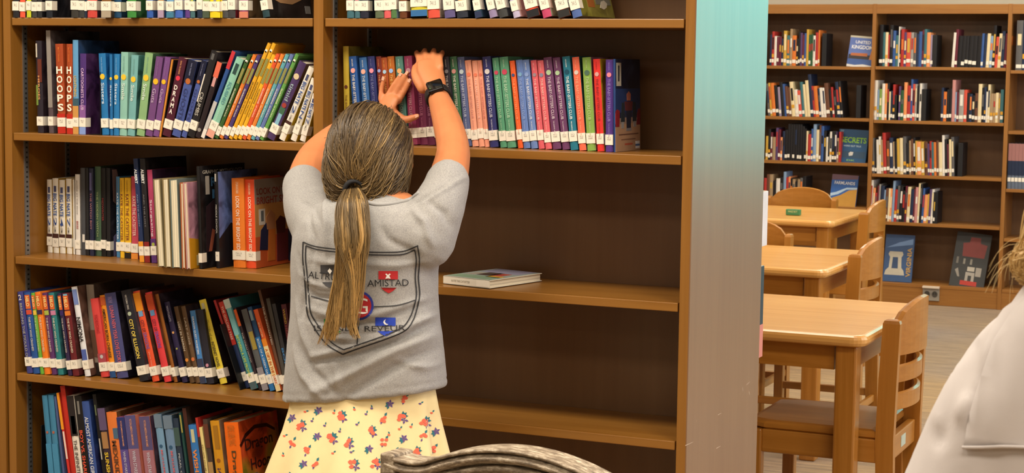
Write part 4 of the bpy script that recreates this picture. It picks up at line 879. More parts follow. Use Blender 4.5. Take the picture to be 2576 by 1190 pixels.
face_out(2106, 2180, 323, 0.886, '#1f4f7c', 'face-out blue book with large green lettering, far left third shelf',
    [([(.04, .14), (.96, .14), (.96, .34), (.04, .34)], '#2c4a66'), ([(.42, .2), (.54, .22), (.56, .32), (.46, .33), (.40, .28)], '#c8c8c0'), ([(.04, .84), (.16, .84), (.16, .98), (.04, .98)], '#5a7c96'), ([(.0, .04), (.08, .04), (.08, .16), (0, .16)], '#d0d4d8')],
    [('SECRETS', .1, .96, .68, .17, '#8cc43c'), ('WEIRD BUT TRUE', .2, .8, .50, .05, '#a8c0cc'), ('DK', .36, .64, .07, .05, '#7cae6a')], roll=2)
face_out(2092, 2158, 437, 0.600, '#2a5ca8', 'face-out blue book with a golden wheat picture, behind the far table',
    [([(0, 0), (1, 0), (1, .56), (.7, .52), (.4, .36), (.1, .26), (0, .2)], '#c08a30'), ([(.0, .3), (.3, .38), (.6, .54), (1, .56), (1, .62), (.6, .6), (.2, .44), (0, .4)], '#a8c4dc'), ([(0, .82), (1, .88), (1, 1), (0, 1)], '#6a4a58')],
    [('FARMLANDS', .12, .9, .74, .10, '#d8dce0')], roll=2)
r, w_, h_ = face_out(2233, 2306, 590, 0.129, '#35527e', 'face-out shiny blue book with a silver column picture, far middle bottom shelf',
    [([(.04, .14), (.74, .14), (.7, .24), (.62, .3), (.60, .52), (.66, .58), (.62, .64), (.18, .64), (.14, .58), (.2, .52), (.18, .3), (.08, .24)], '#b8b09c'), ([(.28, .28), (.50, .28), (.48, .52), (.30, .52)], '#33486a'), ([(.06, .72), (.5, .84), (.96, .92), (.96, .8), (.5, .76)], '#6a8ab8')],
    [], tilt=-14)
lettering('cover_title', 'VIRGINIA', plain('#b8924c', .5), r, (w_ * .87, -.0042, h_ * .42), (0, 0, 1), (-1, 0, 0), width=h_ * .62, height=w_ * .16, bold=.02)
face_out(2402, 2490, 583, 0.129, '#3a3c3c', 'face-out dark collage book with a red emblem, far middle bottom shelf',
    [([(.25, .56), (.88, .56), (.92, .8), (.72, .82), (.7, .92), (.42, .92), (.4, .82), (.22, .8)], '#8a3c38'), ([(.3, .04), (.78, .04), (.78, .12), (.3, .12)], '#b8382c'), ([(.45, .30), (.66, .30), (.66, .38), (.45, .38)], '#b4ac9c'), ([(.7, .22), (.86, .22), (.86, .38), (.7, .38)], '#9c968a'), ([(.1, .3), (.2, .18), (.26, .18), (.18, .34)], '#8f897e'), ([(.42, .12), (.5, .12), (.5, .22), (.6, .22), (.6, .12), (.68, .12), (.68, .28), (.42, .28)], '#a29c90'), ([(.1, .42), (.16, .42), (.16, .54), (.1, .54)], '#7a766c'), ([(.3, .42), (.36, .42), (.36, .52), (.3, .52)], '#8c887c'), ([(.5, .42), (.56, .42), (.56, .52), (.5, .52)], '#8c887c')], [], tilt=-14, roll=5)
# ------------------------------------------------------------------ tables and chairs
def TW(axis): return wood('table', '#d4984a', '#e5b066', axis, rough=0.33, coat=0.3, scale=6, blot=0.12, bump=0.05)
def CW(axis): return wood('chair', '#a3681f', '#b97d33', axis, rough=0.34, coat=0.3, scale=7, blot=0.15, bump=0.05)
def table(xr, y0, y1, L, label):
    H, T = 0.74, 0.034
    r = empty('reading_table', (xr - L / 2, (y0 + y1) / 2, 0)); w = (y1 - y0) / 2; l = L / 2
    # top: rounded corners and bull-nosed edge
    def outline(ins, k=6, rad=.045):
        pts = []
        for cx, cy, a0 in ((l - rad, w - rad, 0), (-l + rad, w - rad, 90), (-l + rad, -w + rad, 180), (l - rad, -w + rad, 270)):
            for i in range(k + 1):
                a = math.radians(a0 + 90 * i / k); q = rad - ins
                pts.append((cx + q * math.cos(a), cy + q * math.sin(a)))
        return pts
    rings = []
    for ins, z in ((.014, H - T), (.005, H - T + .004), (.0, H - T + .012), (.0, H - .012), (.004, H - .005), (.012, H - .001), (.018, H)):
        rings.append([Vector((x, y, z)) for x, y in outline(ins)])
    MB().loft(rings).build('tabletop', TW('X'), r)
    for sx in (-1, 1):
        for sy in (-1, 1):
            cx, cy = sx * (l - .062), sy * (w - .062)
            MB().box(cx - .031, cx + .031, cy - .031, cy + .031, 0, H - T, c=.006).build('leg', CW('Z'), r)
    for sy in (-1, 1): MB().box(-l + .10, l - .10, sy * (w - .062) - .011, sy * (w - .062) + .011, H - T - .075, H - T).build('apron', CW('X'), r)
    for sx in (-1, 1): MB().box(sx * (l - .062) - .011, sx * (l - .062) + .011, -w + .10, w - .10, H - T - .075, H - T).build('apron', CW('Y'), r)
    tag(r, label, 'table', 'wooden reading tables'); return r
table(-1.150, 4.975, 5.785, 1.25, 'honey wooden reading table nearest the camera, beside the end panel')
table(-1.672, 6.555, 7.375, 1.25, 'middle honey wooden reading table with a chair at its right end')
table(-2.180, 8.66, 9.49, 1.25, 'farthest honey wooden reading table with a green sign on it')
seat_m = plain('#74604c', 0.42, 0.08, 12.0, spec=0.5)
def chair(loc, rz, label):
    r = empty('library_chair', loc, rz); hw = .186; PT = .778
    for s in (-1, 1):
        # rear post: square, leaning back a little above the seat, rounded top
        rings = []
        for z, dy, q in ((0, -.012, .019), (.43, .0, .021), (.60, -.004, .021), (PT - .012, -.010, .020), (PT - .003, -.0105, .017), (PT, -.011, .011)):
            c = Vector((s * hw, dy, z)); rings.append([c + Vector(p) for p in ((-q * .68, -q * 1.25, 0), (q * .68, -q * 1.25, 0), (q * .68, q * 1.25, 0), (-q * .68, q * 1.25, 0))])
        MB().loft(rings).build('rear_post', CW('Z'), r)
        MB().box(s * hw - .019, s * hw + .019, .365, .403, 0, .425, c=.005).build('front_leg', CW('Z'), r)
        MB().box(s * hw - .012, s * hw + .012, .02, .366, .355, .425, c=.004).build('side_rail', CW('Y'), r)
        MB().box(s * hw - .010, s * hw + .010, -.01, .37, .16, .19, c=.004).build('side_stretcher', CW('Y'), r)
    rr = MB().box(-hw + .02, hw - .02, -.013, .010, .355, .425, c=.003).build('rear_rail', CW('X'), r)
    MB().box(-.03, .03, -.0145, -.0125, .375, .408).build('inventory_sticker', plain('#b9c4b4', .5), rr)
    MB().box(-hw + .02, hw - .02, .378, .400, .355, .425, c=.003).build('front_rail', CW('X'), r)
    MB().box(-hw + .02, hw - .02, -.022, -.004, .14, .17, c=.004).build('rear_stretcher', CW('X'), r)
    rings = []
    for ins, z in ((.008, .425), (.0, .431), (.0, .442), (.006, .448), (.02, .451)):
        rings.append([Vector((x, y, z)) for x, y in ((-hw - .012 + ins, .022 + ins), (hw + .012 - ins, .022 + ins), (hw + .012 - ins, .36 - ins), (hw - .01 - ins, .418 - ins), (-hw + .01 + ins, .418 - ins), (-hw - .012 + ins, .36 - ins))])
    MB().loft(rings).build('seat', CW('Y'), r)
    def bowed(z0, z1f, y, bow, t_, name, n=12):
        rings = []
        for i in range(n + 1):
            u = -1 + 2 * i / n; x = u * (hw - .012); yy = y - bow * (1 - u * u); zt = z1f(u)
            rings.append([Vector((x, yy - t_/2, z0)), Vector((x, yy + t_/2, z0)), Vector((x, yy + t_/2, zt - .004)), Vector((x, yy, zt)), Vector((x, yy - t_/2, zt - .004))])
        MB().loft(rings).build(name, CW('X'), r)
    bowed(.672, lambda u: .757 + .075 * math.sqrt(max(0, 1 - u * u * .98)), -.016, .040, .022, 'crest_board')
    bowed(.590, lambda u: .640, -.006, .040, .018, 'back_slat')
    bowed(.508, lambda u: .558, -.002, .040, .018, 'back_slat')
    tag(r, label, 'chair', 'wooden library chairs'); return r
R90 = math.pi / 2
chair((-1.112, 5.287, 0), R90, 'wooden library chair pushed in at the right end of the nearest table')
q = atz(2126, 640, .775); chair((max(q.x, -1.638), q.y + .186, 0), R90, 'wooden library chair at the right end of the middle table')
q = atz(2169, 535, .775); chair((q.x, q.y + .186, 0), R90, 'wooden library chair at the right end of the farthest table')
q = at(2016, 500, 9.66); chair((q.x, 9.66, 0), math.pi, 'wooden library chair with rounded back behind the farthest table')
q = at(1890, 600, 7.50); chair((q.x - .02, 7.50, 0), math.pi, 'wooden library chair behind the middle table, partly hidden by end panel')
# green sign block on the far table
p = atz(1976, 541, .741); q = atz(2013, 542, .741)
r = empty('sign_block', (p.x, p.y, .7412)); w_ = (q - p).length
MB().box(0, w_, 0, .03, 0, .030, c=.003).build('block', plain('#3f7d52', .4), r)
lettering('sign_text', 'MAKE BOT', plain('#b8c98c', .5), r, (w_ / 2, -.0008, .019), (1, 0, 0), (0, 0, 1), width=w_ * .66, height=.010, bold=.02)
tag(r, 'small green lettered block lying on the farthest table', 'sign')
# outlet on the far plinth
p = at(2342, 741, FY)
r = empty('power_outlet', (p.x, FY + .006, .03)); 
MB().box(-.052, .052, -.012, 0, 0, .092, c=.002).build('face_plate', plain('#9a958a', .4, metal=.2), r)
MB().box(-.053, .053, -.03, 0, .080, .093, c=.002).build('cover_lip', plain('#d8c8b4', .5), r)
for s in (-1, 1):
    so = MB().prism([(s*.024 + .018*math.cos(2*math.pi*i/16), .042 + .02*math.sin(2*math.pi*i/16)) for i in range(16)], 'Y', -.0135, -.0118).build('socket', plain('#4a4640', .5), r)
    MB().box(s*.024 - .008, s*.024 - .005, -.0142, -.0134, .04, .054).box(s*.024 + .005, s*.024 + .008, -.0142, -.0134, .04, .054).build('slots', plain('#121110', .6), so)
tag(r, 'grey double power outlet on the plinth of the far middle bay', 'outlet')

# ------------------------------------------------------------------ carved grey chair in the foreground
def weathered():
    m, nt, b = base('weathered_wood', 0.55, 0.3)
    tc = nn(nt, 'ShaderNodeTexCoord'); mp = nn(nt, 'ShaderNodeMapping'); mp.inputs['Scale'].default_value = (18, 60, 34); mp.inputs['Rotation'].default_value = (0, .6, 0)
    nt.links.new(tc.outputs['Object'], mp.inputs['Vector'])
    n1 = nn(nt, 'ShaderNodeTexNoise', Scale=2.4, Detail=8.0, Roughness=0.75); nt.links.new(mp.outputs['Vector'], n1.inputs['Vector'])
    cr = nn(nt, 'ShaderNodeValToRGB'); e = cr.color_ramp.elements
    e[0].position = .33; e[0].color = (*lin('#4d4238'), 1); e[1].position = .64; e[1].color = (*lin('#cdc0ab'), 1)
    k = e.new(.5); k.color = (*lin('#8f7f6b'), 1)
    nt.links.new(n1.outputs['Fac'], cr.inputs['Fac']); nt.links.new(cr.outputs['Color'], b.inputs['Base Color'])
    bp = nn(nt, 'ShaderNodeBump', Strength=.35, Distance=.002); nt.links.new(n1.outputs['Fac'], bp.inputs['Height']); nt.links.new(bp.outputs['Normal'], b.inputs['Normal'])
    return m
gw = weathered()
cc = empty('carved_chair', (-1.035, 2.345, 0), math.radians(-9)); tag(cc, 'weathered grey carved wooden chair with arched back in the foreground', 'chair')
def crest_z(x):
    a = abs(x); z = .940 - 1.3 * a * a
    if a > .17: z += 5.0 * (a - .17) ** 2 + .20 * (a - .17)
    return z
def sweep(prof, x0, x1, dz, name, n=56, zf=None):
    rings = []
    for i in range(n + 1):
        x = x0 + (x1 - x0) * i / n; z = (zf or crest_z)(x); g = ((zf or crest_z)(x + .002) - (zf or crest_z)(x - .002)) / .004
        nx, nz = -g / math.hypot(1, g), 1 / math.hypot(1, g)
        rings.append([Vector((x + nx * (b_ + dz), a_, z + nz * (b_ + dz))) for a_, b_ in prof])
    mb = MB().loft(rings); mb.f = [tuple(reversed(f)) for f in mb.f]
    return mb.build(name, gw, cc, smooth=False)
def rnd(y0, y1, z0, z1, bul, k=7):      # front-bulging moulding profile (y towards the viewer is negative)
    pts = [(y1, z0), (y1, z1)]
    for i in range(k + 1):
        t_ = i / k; pts.append((y0 - bul * math.sin(math.pi * t_), z1 + (z0 - z1) * t_))
    return pts
EW = .238
sweep(rnd(-.020, .026, -.0055, .0, .002), -EW, EW, 0, 'top_bead')
sweep([(.022, -.008), (.022, -.005), (-.008, -.005), (-.008, -.008)], -EW, EW, 0, 'fillet', n=40)
sweep(rnd(-.013, .024, -.0225, -.0075, .011), -EW, EW, 0, 'crest_rail')
sweep([(.018, -.027), (.018, -.021), (-.004, -.021), (-.004, -.027)], -EW + .01, EW - .01, 0, 'fillet', n=40)
sweep(rnd(-.011, .020, -.037, -.026, .007), -EW + .012, EW - .012, 0, 'lower_moulding')
for s in (-1, 1):
    MB().box(s * EW - (.014 if s > 0 else .012), s * EW + (.012 if s > 0 else .014), -.022, .03, crest_z(EW) - .06, crest_z(EW) + .002, c=.003).build('crest_ear', gw, cc)
    MB().tube(catmull([(s*.228, .005, .835), (s*.228, .0, .74), (s*.25, .0, .6), (s*.24, 0, .46), (s*.24, .03, .2), (s*.245, .06, 0.0)], 5), (.022), 10).build('rear_post', gw, cc)
    MB().tube(catmull([(s*.25, -.44, .44), (s*.262, -.46, .30), (s*.245, -.44, .12), (s*.262, -.47, .02)], 6), lerp_list([.03, .034, .02, .026], 6), 10).build('cabriole_leg', gw, cc)
def scroll(cx, cz, r0, turns, s, w=.012, a0=0.0):
    pts = []; n = 44
    for i in range(n + 1):
        t_ = i / n; a = a0 + s * turns * 2 * math.pi * t_; r_ = r0 * (1 - .86 * t_)
        pts.append((cx + r_ * math.cos(a), -.004, cz + r_ * math.sin(a)))
    return MB().tube(pts, [w * (1 - .55 * i / n) for i in range(n + 1)], 8)
for s in (-1, 1):
    scroll(s * .045, .862, .040, 1.6, s, .010, a0=math.pi / 2).build('carved_scroll', gw, cc, smooth=True)
    scroll(s * .140, .848, .034, 1.5, -s, .010, a0=math.pi / 2).build('carved_scroll', gw, cc, smooth=True)
    MB().tube(catmull([(s*.03, -.004, .89), (s*.08, -.012, .882), (s*.13, -.008, .862), (s*.2, -.004, .85)], 5), lerp_list([.005, .010, .010, .004], 5), 8).build('carved_leaf', gw, cc, smooth=True)
    lf = [(-.026, .0), (-.014, .016), (0, .042), (.014, .016), (.026, .0), (.018, -.02), (-.018, -.02)]
    MB().prism([(s * .092 + a_, .852 + b_) for a_, b_ in lf], 'Y', -.012, .010).build('carved_leaf', gw, cc)
lf = [(-.026, .0), (-.012, .02), (0, .046), (.012, .02), (.026, .0), (.0, -.02)]
MB().prism([(a_, .860 + b_) for a_, b_ in lf], 'Y', -.014, .010).build('carved_leaf', gw, cc)
MB().tube(catmull([(-.25, 0, .62), (0, -.012, .60), (.25, 0, .62)], 8), .02, 8).build('lower_rail', gw, cc)
MB().tube(catmull([(0, -.004, .61), (.03, -.008, .70), (0, -.006, .80), (-.0, -.004, .86)], 6), lerp_list([.016, .03, .03, .014], 6), 8).build('back_splat', gw, cc)
MB().box(-.27, .27, -.48, .02, .40, .45, c=.012).build('seat_frame', gw, cc)
MB().box(-.25, .25, -.46, .0, .45, .50, c=.022).build('seat_cushion', plain('#8d8578', .9, .08, 40, bump=.2), cc)
# ------------------------------------------------------------------ the girl at the bookcase
def skinmat(c='#cf8557'):
    m, nt, b = base('skin', 0.5, 0.4)
    b.inputs['Subsurface Weight'].default_value = 0.12; b.inputs['Subsurface Radius'].default_value = (.012, .005, .003)
    tc = nn(nt, 'ShaderNodeTexCoord'); n1 = nn(nt, 'ShaderNodeTexNoise', Scale=26.0, Detail=4.0)
    nt.links.new(tc.outputs['Object'], n1.inputs['Vector'])
    k = lin(c); mx = nn(nt, 'ShaderNodeMix', data_type='RGBA')
    mx.inputs['A'].default_value = (k[0] * .93, k[1] * .84, k[2] * .80, 1); mx.inputs['B'].default_value = (min(1, k[0] * 1.05), k[1] * 1.10, k[2] * 1.12, 1)
    nt.links.new(n1.outputs['Fac'], mx.inputs['Factor']); nt.links.new(mx.outputs['Result'], b.inputs['Base Color'])
    return m
skin = skinmat()
def chain(mb, pts, radii, k=5, n=14):
    P = [at(*p) if len(p) == 3 and p[0] > 20 else Vector(p) for p in pts]
    mb.tube(catmull(P, k), lerp_list(list(radii), k), n)
GY = 3.26
def ell(mb, c, r, n=20, m_=12, rot=None):
    rings = []
    for i in range(1, m_):
        a = math.pi * i / m_
        ring = [Vector((r[0] * math.sin(a) * math.cos(2*math.pi*j/n), r[1] * math.sin(a) * math.sin(2*math.pi*j/n), -r[2] * math.cos(a))) for j in range(n)]
        if rot: ring = [rot @ v for v in ring]
        rings.append([Vector(c) + v for v in ring])
    mb.loft(rings)
girl = empty('person', (at(920, 1100, GY).x, GY, 0))
tag(girl, 'child with brown ponytail, grey T-shirt and floral skirt reaching to a bookshelf', 'person')
go = Vector(girl.location)
def gpart(name, me, mats, smooth=True, parent=None):
    o = link(name, me, mats, parent or girl, smooth); o.location = -go if not parent else (0, 0, 0); return o
HC = at(936, 386, 3.285)            # head centre
body = MB()
ell(body, HC, (.073, .088, .100))
ell(body, HC + Vector((0, .035, -.055)), (.052, .052, .05))                   # jaw
ell(body, HC + Vector((0, .096, -.018)), (.011, .016, .017))                  # nose
ell(body, HC + Vector((0, .086, -.052)), (.021, .010, .007))                  # lips
ell(body, HC + Vector((0, .084, -.08)), (.018, .016, .014))                   # chin
for s in (-1, 1):
    ell(body, HC + Vector((s * .075, .002, -.012)), (.009, .020, .030))       # ears
    ell(body, HC + Vector((s * .035, .076, -.026)), (.022, .018, .018))       # cheeks
hipX = at(918, 1060, GY).x
chain(body, [HC + Vector((0, -.005, -.06)), at(945, 500, 3.265), at(945, 560, 3.26)], [.046, .045, .06])
chain(body, [at(945, 540, GY), at(930, 650, GY), at(920, 800, GY), at(918, 950, GY), (hipX, GY, .66)], [(.07, .12), (.08, .125), (.075, .112), (.08, .118), (.085, .125)])
# arms
chain(body, [(800, 560, 3.26), (778, 500, 3.30), (772, 445, 3.37), (795, 392, 3.455), (850, 345, 3.53), (915, 308, 3.605), (958, 288, 3.652)], [.048, .045, .041, .037, .034, .028, .022])
chain(body, [(1085, 560, 3.26), (1112, 500, 3.29), (1130, 440, 3.35), (1140, 378, 3.43), (1126, 312, 3.515), (1109, 262, 3.59), (1098, 232, 3.625)], [.048, .045, .041, .036, .033, .027, .0215])
# left hand, palm against the spines
chain(body, [(955, 290, 3.650), (972, 270, 3.672), (984, 248, 3.684)], [(.021, .016), (.027, .012), (.027, .010)], k=4)
FL = [[(957, 250, 3.686), (960, 222, 3.690), (966, 198, 3.690)], [(973, 245, 3.687), (991, 214, 3.689), (1009, 188, 3.690)], [(988, 248, 3.687), (1007, 214, 3.689), (1025, 184, 3.690)], [(1002, 256, 3.686), (1018, 229, 3.689), (1032, 203, 3.690)]]
for f, r_ in zip(FL, (.0062, .0068, .0068, .0066)): chain(body, f, [r_ * 1.08, r_, r_ * .82], k=5, n=10)
chain(body, [(985, 282, 3.672), (1014, 301, 3.676), (1034, 298, 3.682), (1050, 292, 3.684)], [.013, .0105, .0085, .0066], k=4, n=10)
# right hand, fingers hooked over the book tops
chain(body, [(1099, 236, 3.622), (1091, 205, 3.642), (1083, 178, 3.660), (1081, 160, 3.672)], [(.022, .018), (.029, .016), (.032, .014), (.031, .011)], k=4)
FR = [(1053, 1048, .0068), (1071, 1068, .0073), (1090, 1091, .0073), (1107, 1112, .0066)]
for i, (x0, x1, r_) in enumerate(FR):
    up = (0, -5, -5, 0)[i]
    chain(body, [(x0 + 2, 168, 3.668), (x0, 147 + up, 3.690), (x1, 135 + up, 3.722), (x1 + 1, 131 + up, 3.755)], [r_ * 1.1, r_ * 1.05, r_, r_ * .8], k=5, n=10)
chain(body, [(1064, 222, 3.632), (1048, 200, 3.640), (1043, 182, 3.655), (1044, 168, 3.672)], [.014, .0105, .009, .0070], k=4, n=10)
# legs
for s in (-1, 1):
    body.tube(catmull([(hipX + s*.07, GY, .70), (hipX + s*.07, GY + .01, .50), (hipX + s*.068, GY + .005, .40), (hipX + s*.066, GY - .012, .28), (hipX + s*.064, GY, .08), (hipX + s*.064, GY + .02, .05)], 5), lerp_list([.075, .062, .048, .046, .03, .032], 5), 14)
bm_ = remesh(body.mesh('body'), 0.0036, 5)
gbody = gpart('body', bm_, skin)
# finger nails, eyes
nails = MB()
for f in FL + [[(1034, 298, 3.682), (1050, 292, 3.684)]]:
    a, b_ = at(*f[-2]), at(*f[-1]); d_ = (b_ - a).normalized(); p = b_ + d_ * .001 + Vector((0, -.0058, 0))
    u = d_ * .0048; v = d_.cross(Vector((0, 1, 0))).normalized() * .0034
    nails.add([p - u - v, p - u + v, p + u * .9 + v * .85, p + u * .9 - v * .85], [(0, 1, 2, 3)])
gpart('fingernails', nails.mesh('nails'), plain('#e8b49a', .3, .03), parent=gbody, smooth=False)
for s in (-1, 1):
    e_ = MB(); ell(e_, HC + Vector((s * .031, .077, .004)), (.012, .011, .010), 14, 8); eo = gpart('eye', e_.mesh('eye'), plain('#efeae4', .2, .02), parent=gbody)
    e_ = MB(); ell(e_, HC + Vector((s * .031, .0845, .004)), (.0055, .0045, .0055), 12, 6); gpart('iris', e_.mesh('iris'), plain('#4a3524', .2), parent=gbody)
for s in (-1, 1):
    sh = MB(); sx = hipX + s * .064
    rings = []
    for y, w_, h_, z0 in ((-.05, .022, .05, .0), (-.035, .032, .075, .0), (.02, .036, .075, .0), (.07, .04, .055, .0), (.12, .038, .042, .0), (.155, .022, .03, .0)):
        rings.append([Vector((sx + w_ * math.cos(2*math.pi*j/14), GY + y, max(0.001, h_ * .5 + h_ * .5 * math.sin(2*math.pi*j/14)))) for j in range(14)])
    sh.loft(rings); gpart('shoe', sh.mesh('shoe'), plain('#d8d4d0', .6))
# ---- T-shirt
def heather(c1, c2):
    m, nt, b = base('heather_jersey', 0.92, 0.15, sheen=0.15)
    tc = nn(nt, 'ShaderNodeTexCoord'); n1 = nn(nt, 'ShaderNodeTexNoise', Scale=420.0, Detail=3.0, Roughness=.7); n2 = nn(nt, 'ShaderNodeTexNoise', Scale=1200.0, Detail=1.0)
    for q in (n1, n2): nt.links.new(tc.outputs['Object'], q.inputs['Vector'])
    cr = nn(nt, 'ShaderNodeValToRGB'); e = cr.color_ramp.elements
    e[0].position = .35; e[0].color = (*lin(c1), 1); e[1].position = .65; e[1].color = (*lin(c2), 1)
    nt.links.new(n1.outputs['Fac'], cr.inputs['Fac']); nt.links.new(cr.outputs['Color'], b.inputs['Base Color'])
    bp = nn(nt, 'ShaderNodeBump', Strength=.25, Distance=.0006); nt.links.new(n2.outputs['Fac'], bp.inputs['Height']); nt.links.new(bp.outputs['Normal'], b.inputs['Normal'])
    return m
sh = MB(); rings = []
RG = [((725, 1003), (1112, 978), .108), ((728, 985), (1111, 962), .108), ((733, 930), (1107, 915), .106), ((738, 870), (1102, 860), .104), ((745, 800), (1093, 790), .102), ((748, 745), (1088, 735), .101), ((746, 690), (1090, 680), .102), ((747, 640), (1098, 640), .104), ((752, 595), (1112, 600), .104), ((768, 550), (1112, 560), .097), ((795, 522), (1095, 530), .082), ((850, 496), (1042, 504), .066), ((876, 480), (1010, 488), .056)]
n = 40
for (l_, r_, d_) in RG:
    a = at(l_[0], l_[1], GY); b_ = at(r_[0], r_[1], GY); c = (a + b_) / 2; u = (b_ - a) / 2
    ring = []
    for j in range(n):
        t_ = 2 * math.pi * j / n; cs, sn = math.cos(t_), math.sin(t_)
        e = .84; ring.append(c + u * math.copysign(abs(cs) ** e, cs) + Vector((0, d_ * math.copysign(abs(sn) ** e, sn), 0)))
    rings.append(ring)
sh.loft(rings)
chain(sh, [(815, 590, 3.25), (782, 535, 3.275), (769, 486, 3.312), (765, 468, 3.328)], [.064, .056, .049, .048], n=18)
chain(sh, [(1068, 600, 3.25), (1096, 535, 3.27), (1118, 480, 3.305), (1126, 456, 3.322)], [.066, .057, .049, .047], n=18)
sm_ = remesh(sh.mesh('shirt'), .0055, 8)
FOLDS = [([(800, 893), (900, 872), (1000, 838), (1098, 770)], .009, .0075), ([(790, 910), (900, 890), (1010, 856), (1102, 792)], .008, -.006), ([(1108, 830), (1000, 880), (900, 935), (800, 985)], .016, .007), ([(1108, 870), (1010, 915), (930, 965), (880, 1000)], .014, -.006),
    ([(760, 690), (800, 712), (850, 722)], .007, .004), ([(765, 720), (810, 745), (900, 752)], .008, -.0035), ([(775, 770), (850, 792), (950, 790), (1060, 752)], .009, .0045), ([(780, 800), (860, 815), (960, 808), (1075, 760)], .007, -.004), ([(830, 845), (930, 850), (1060, 800)], .008, .004),
    ([(930, 662), (1000, 668), (1060, 660)], .009, .003), ([(790, 650), (850, 660), (900, 655)], .009, .003), ([(1108, 640), (1070, 690), (1062, 760)], .010, .006), ([(1094, 660), (1052, 720), (1050, 790)], .008, -.004), ([(752, 640), (775, 720), (765, 800)], .009, -.005), ([(745, 760), (770, 840), (800, 900)], .012, .005),
    ([(800, 510), (830, 560), (835, 640)], .010, .005), ([(770, 540), (800, 600), (800, 660)], .010, -.004), ([(1010, 520), (1055, 560), (1075, 620)], .010, .005), ([(1050, 505), (1090, 540), (1110, 600)], .009, -.004), ([(735, 480), (790, 500), (815, 530)], .007, .004), ([(728, 510), (780, 530), (810, 560)], .006, -.003), ([(1085, 470), (1060, 490), (1010, 525)], .006, -.004), ([(1100, 450), (1080, 480), (1040, 515)], .006, .004),
    ([(742, 880), (770, 940), (830, 1000)], .013, .005), ([(760, 870), (800, 930), (870, 985)], .012, -.004), ([(1000, 905), (1050, 930), (1100, 930)], .010, .004), ([(850, 900), (870, 950), (850, 1000)], .012, .003), ([(960, 560), (980, 600), (1040, 640)], .012, -.003)]
FW_ = [([at(x, y, 3.18) for x, y in pl], w_, a_) for pl, w_, a_ in FOLDS]
def seg_d(p, a, b_):
    ax, az, bx, bz = a.x, a.z, b_.x, b_.z; dx, dz = bx - ax, bz - az; L2 = dx*dx + dz*dz
    t_ = max(0, min(1, ((p.x - ax) * dx + (p.z - az) * dz) / L2)); return math.hypot(p.x - ax - t_*dx, p.z - az - t_*dz), t_
hemL, hemR = at(725, 1003, GY), at(1112, 978, GY)
sm_.update()
nrm = [v.normal.copy() for v in sm_.vertices]
for v, nv in zip(sm_.vertices, nrm):
    f = max(0.0, min(1.0, .35 - nv.y * 1.2)); s_ = 0.0
    for pl, w_, a_ in FW_:
        best = 9; tt = 0
        for i in range(len(pl) - 1):
            d_, t_ = seg_d(v.co, pl[i], pl[i + 1])
            if d_ < best: best = d_; tt = (i + t_) / (len(pl) - 1)
        if best < w_ * 3: s_ += a_ * math.exp(-(best / (w_ * .62)) ** 2) * math.sin(math.pi * min(1, max(0, .12 + tt * .76)))
    s_ *= f * 1.7
    s_ += .0016 * noise.noise(v.co * 14) + .0008 * noise.noise(v.co * 40)
    hz = hemL.z + (hemR.z - hemL.z) * (v.co.x - hemL.x) / (hemR.x - hemL.x)
    q = v.co.z - hz
    if abs(q - .018) < .0045: s_ -= .0016 * (1 - abs(q - .018) / .0045)
    v.co += nv * s_
sm_.update()
shirt = gpart('t_shirt', sm_, heather('#949393', '#aeacaa'))
col_m = plain('#a3a2a2', .9, .06, 200)
P0 = at(945, 520, 3.2)
collar = MB(); pts = []
bvh = BVHTree.FromPolygons([v.co for v in sm_.vertices], [tuple(p.vertices) for p in sm_.polygons])
def hit(x, z, lift=.0012, y0=2.8, tree=None):
    h = (tree or bvh).ray_cast(Vector((x, y0, z)), Vector((0, 1, 0)), 1.0)
    return (h[0] + Vector((0, -lift, 0))) if h[0] else None
pl = catmull([at(x, y, 3.17) for x, y in ((872, 488), (895, 505), (935, 517), (980, 512), (1012, 492))], 6); pts = [q for q in (hit(p.x, p.z, -.001) for p in pl) if q]
if len(pts) > 3: collar.tube(pts, .0045, 8); gpart('collar', collar.mesh('collar'), col_m, parent=shirt)
# print on the back
def print_poly(mb, polys, step=.007, lift=.0012, tree=None, Yp=3.15, world=False):
    """flat shapes given in picture pixels, cut into small pieces and laid on the cloth"""
    bm = bmesh.new()
    for vs, fs in polys:
        bv = []
        for p in vs:
            bv.append(bm.verts.new((p[0] * .001, 0, p[1] * .001)))
        for f in fs:
            try: bm.faces.new([bv[i] for i in f])
            except ValueError: pass
    if step and bm.verts:
        for ax in (0, 2):
            lo = min(v.co[ax] for v in bm.verts); hi = max(v.co[ax] for v in bm.verts); q = lo + step
            while q < hi:
                co = Vector((0, 0, 0)); co[ax] = q; no = Vector((0, 0, 0)); no[ax] = 1
                bmesh.ops.bisect_plane(bm, geom=bm.verts[:] + bm.edges[:] + bm.faces[:], plane_co=co, plane_no=no); q += step
    bm.verts.index_update(); keep = {}; base_ = len(mb.v)
    for v in bm.verts:
        d_ = (at(v.co.x * 1000, v.co.z * 1000, 3.0) - CAM).normalized()
        h_ = (tree or bvh).ray_cast(CAM + d_ * 2.4, d_, 2.0)
        h = h_[0] - d_ * lift if h_[0] else None
        if h: keep[v.index] = len(mb.v); mb.v.append(tuple(h))
    for f in bm.faces:
        ids = [keep.get(v.index) for v in f.verts]
        if None not in ids: mb.f.append(tuple(ids)); mb.m.append(0)
    bm.free()
def stroke(pl, w_):
    P = [Vector((x, y, 0)) for x, y in pl]; P = catmull(P, 8); vs = []; fs = []
    for i, p in enumerate(P):
        t_ = (P[min(i+1, len(P)-1)] - P[max(i-1, 0)]).normalized(); nv = Vector((-t_.y, t_.x, 0)) * w_ / 2
        vs += [(p.x + nv.x, p.y + nv.y), (p.x - nv.x, p.y - nv.y)]
    for i in range(len(P) - 1): fs.append((2*i, 2*i+1, 2*i+3, 2*i+2))
    return vs, fs
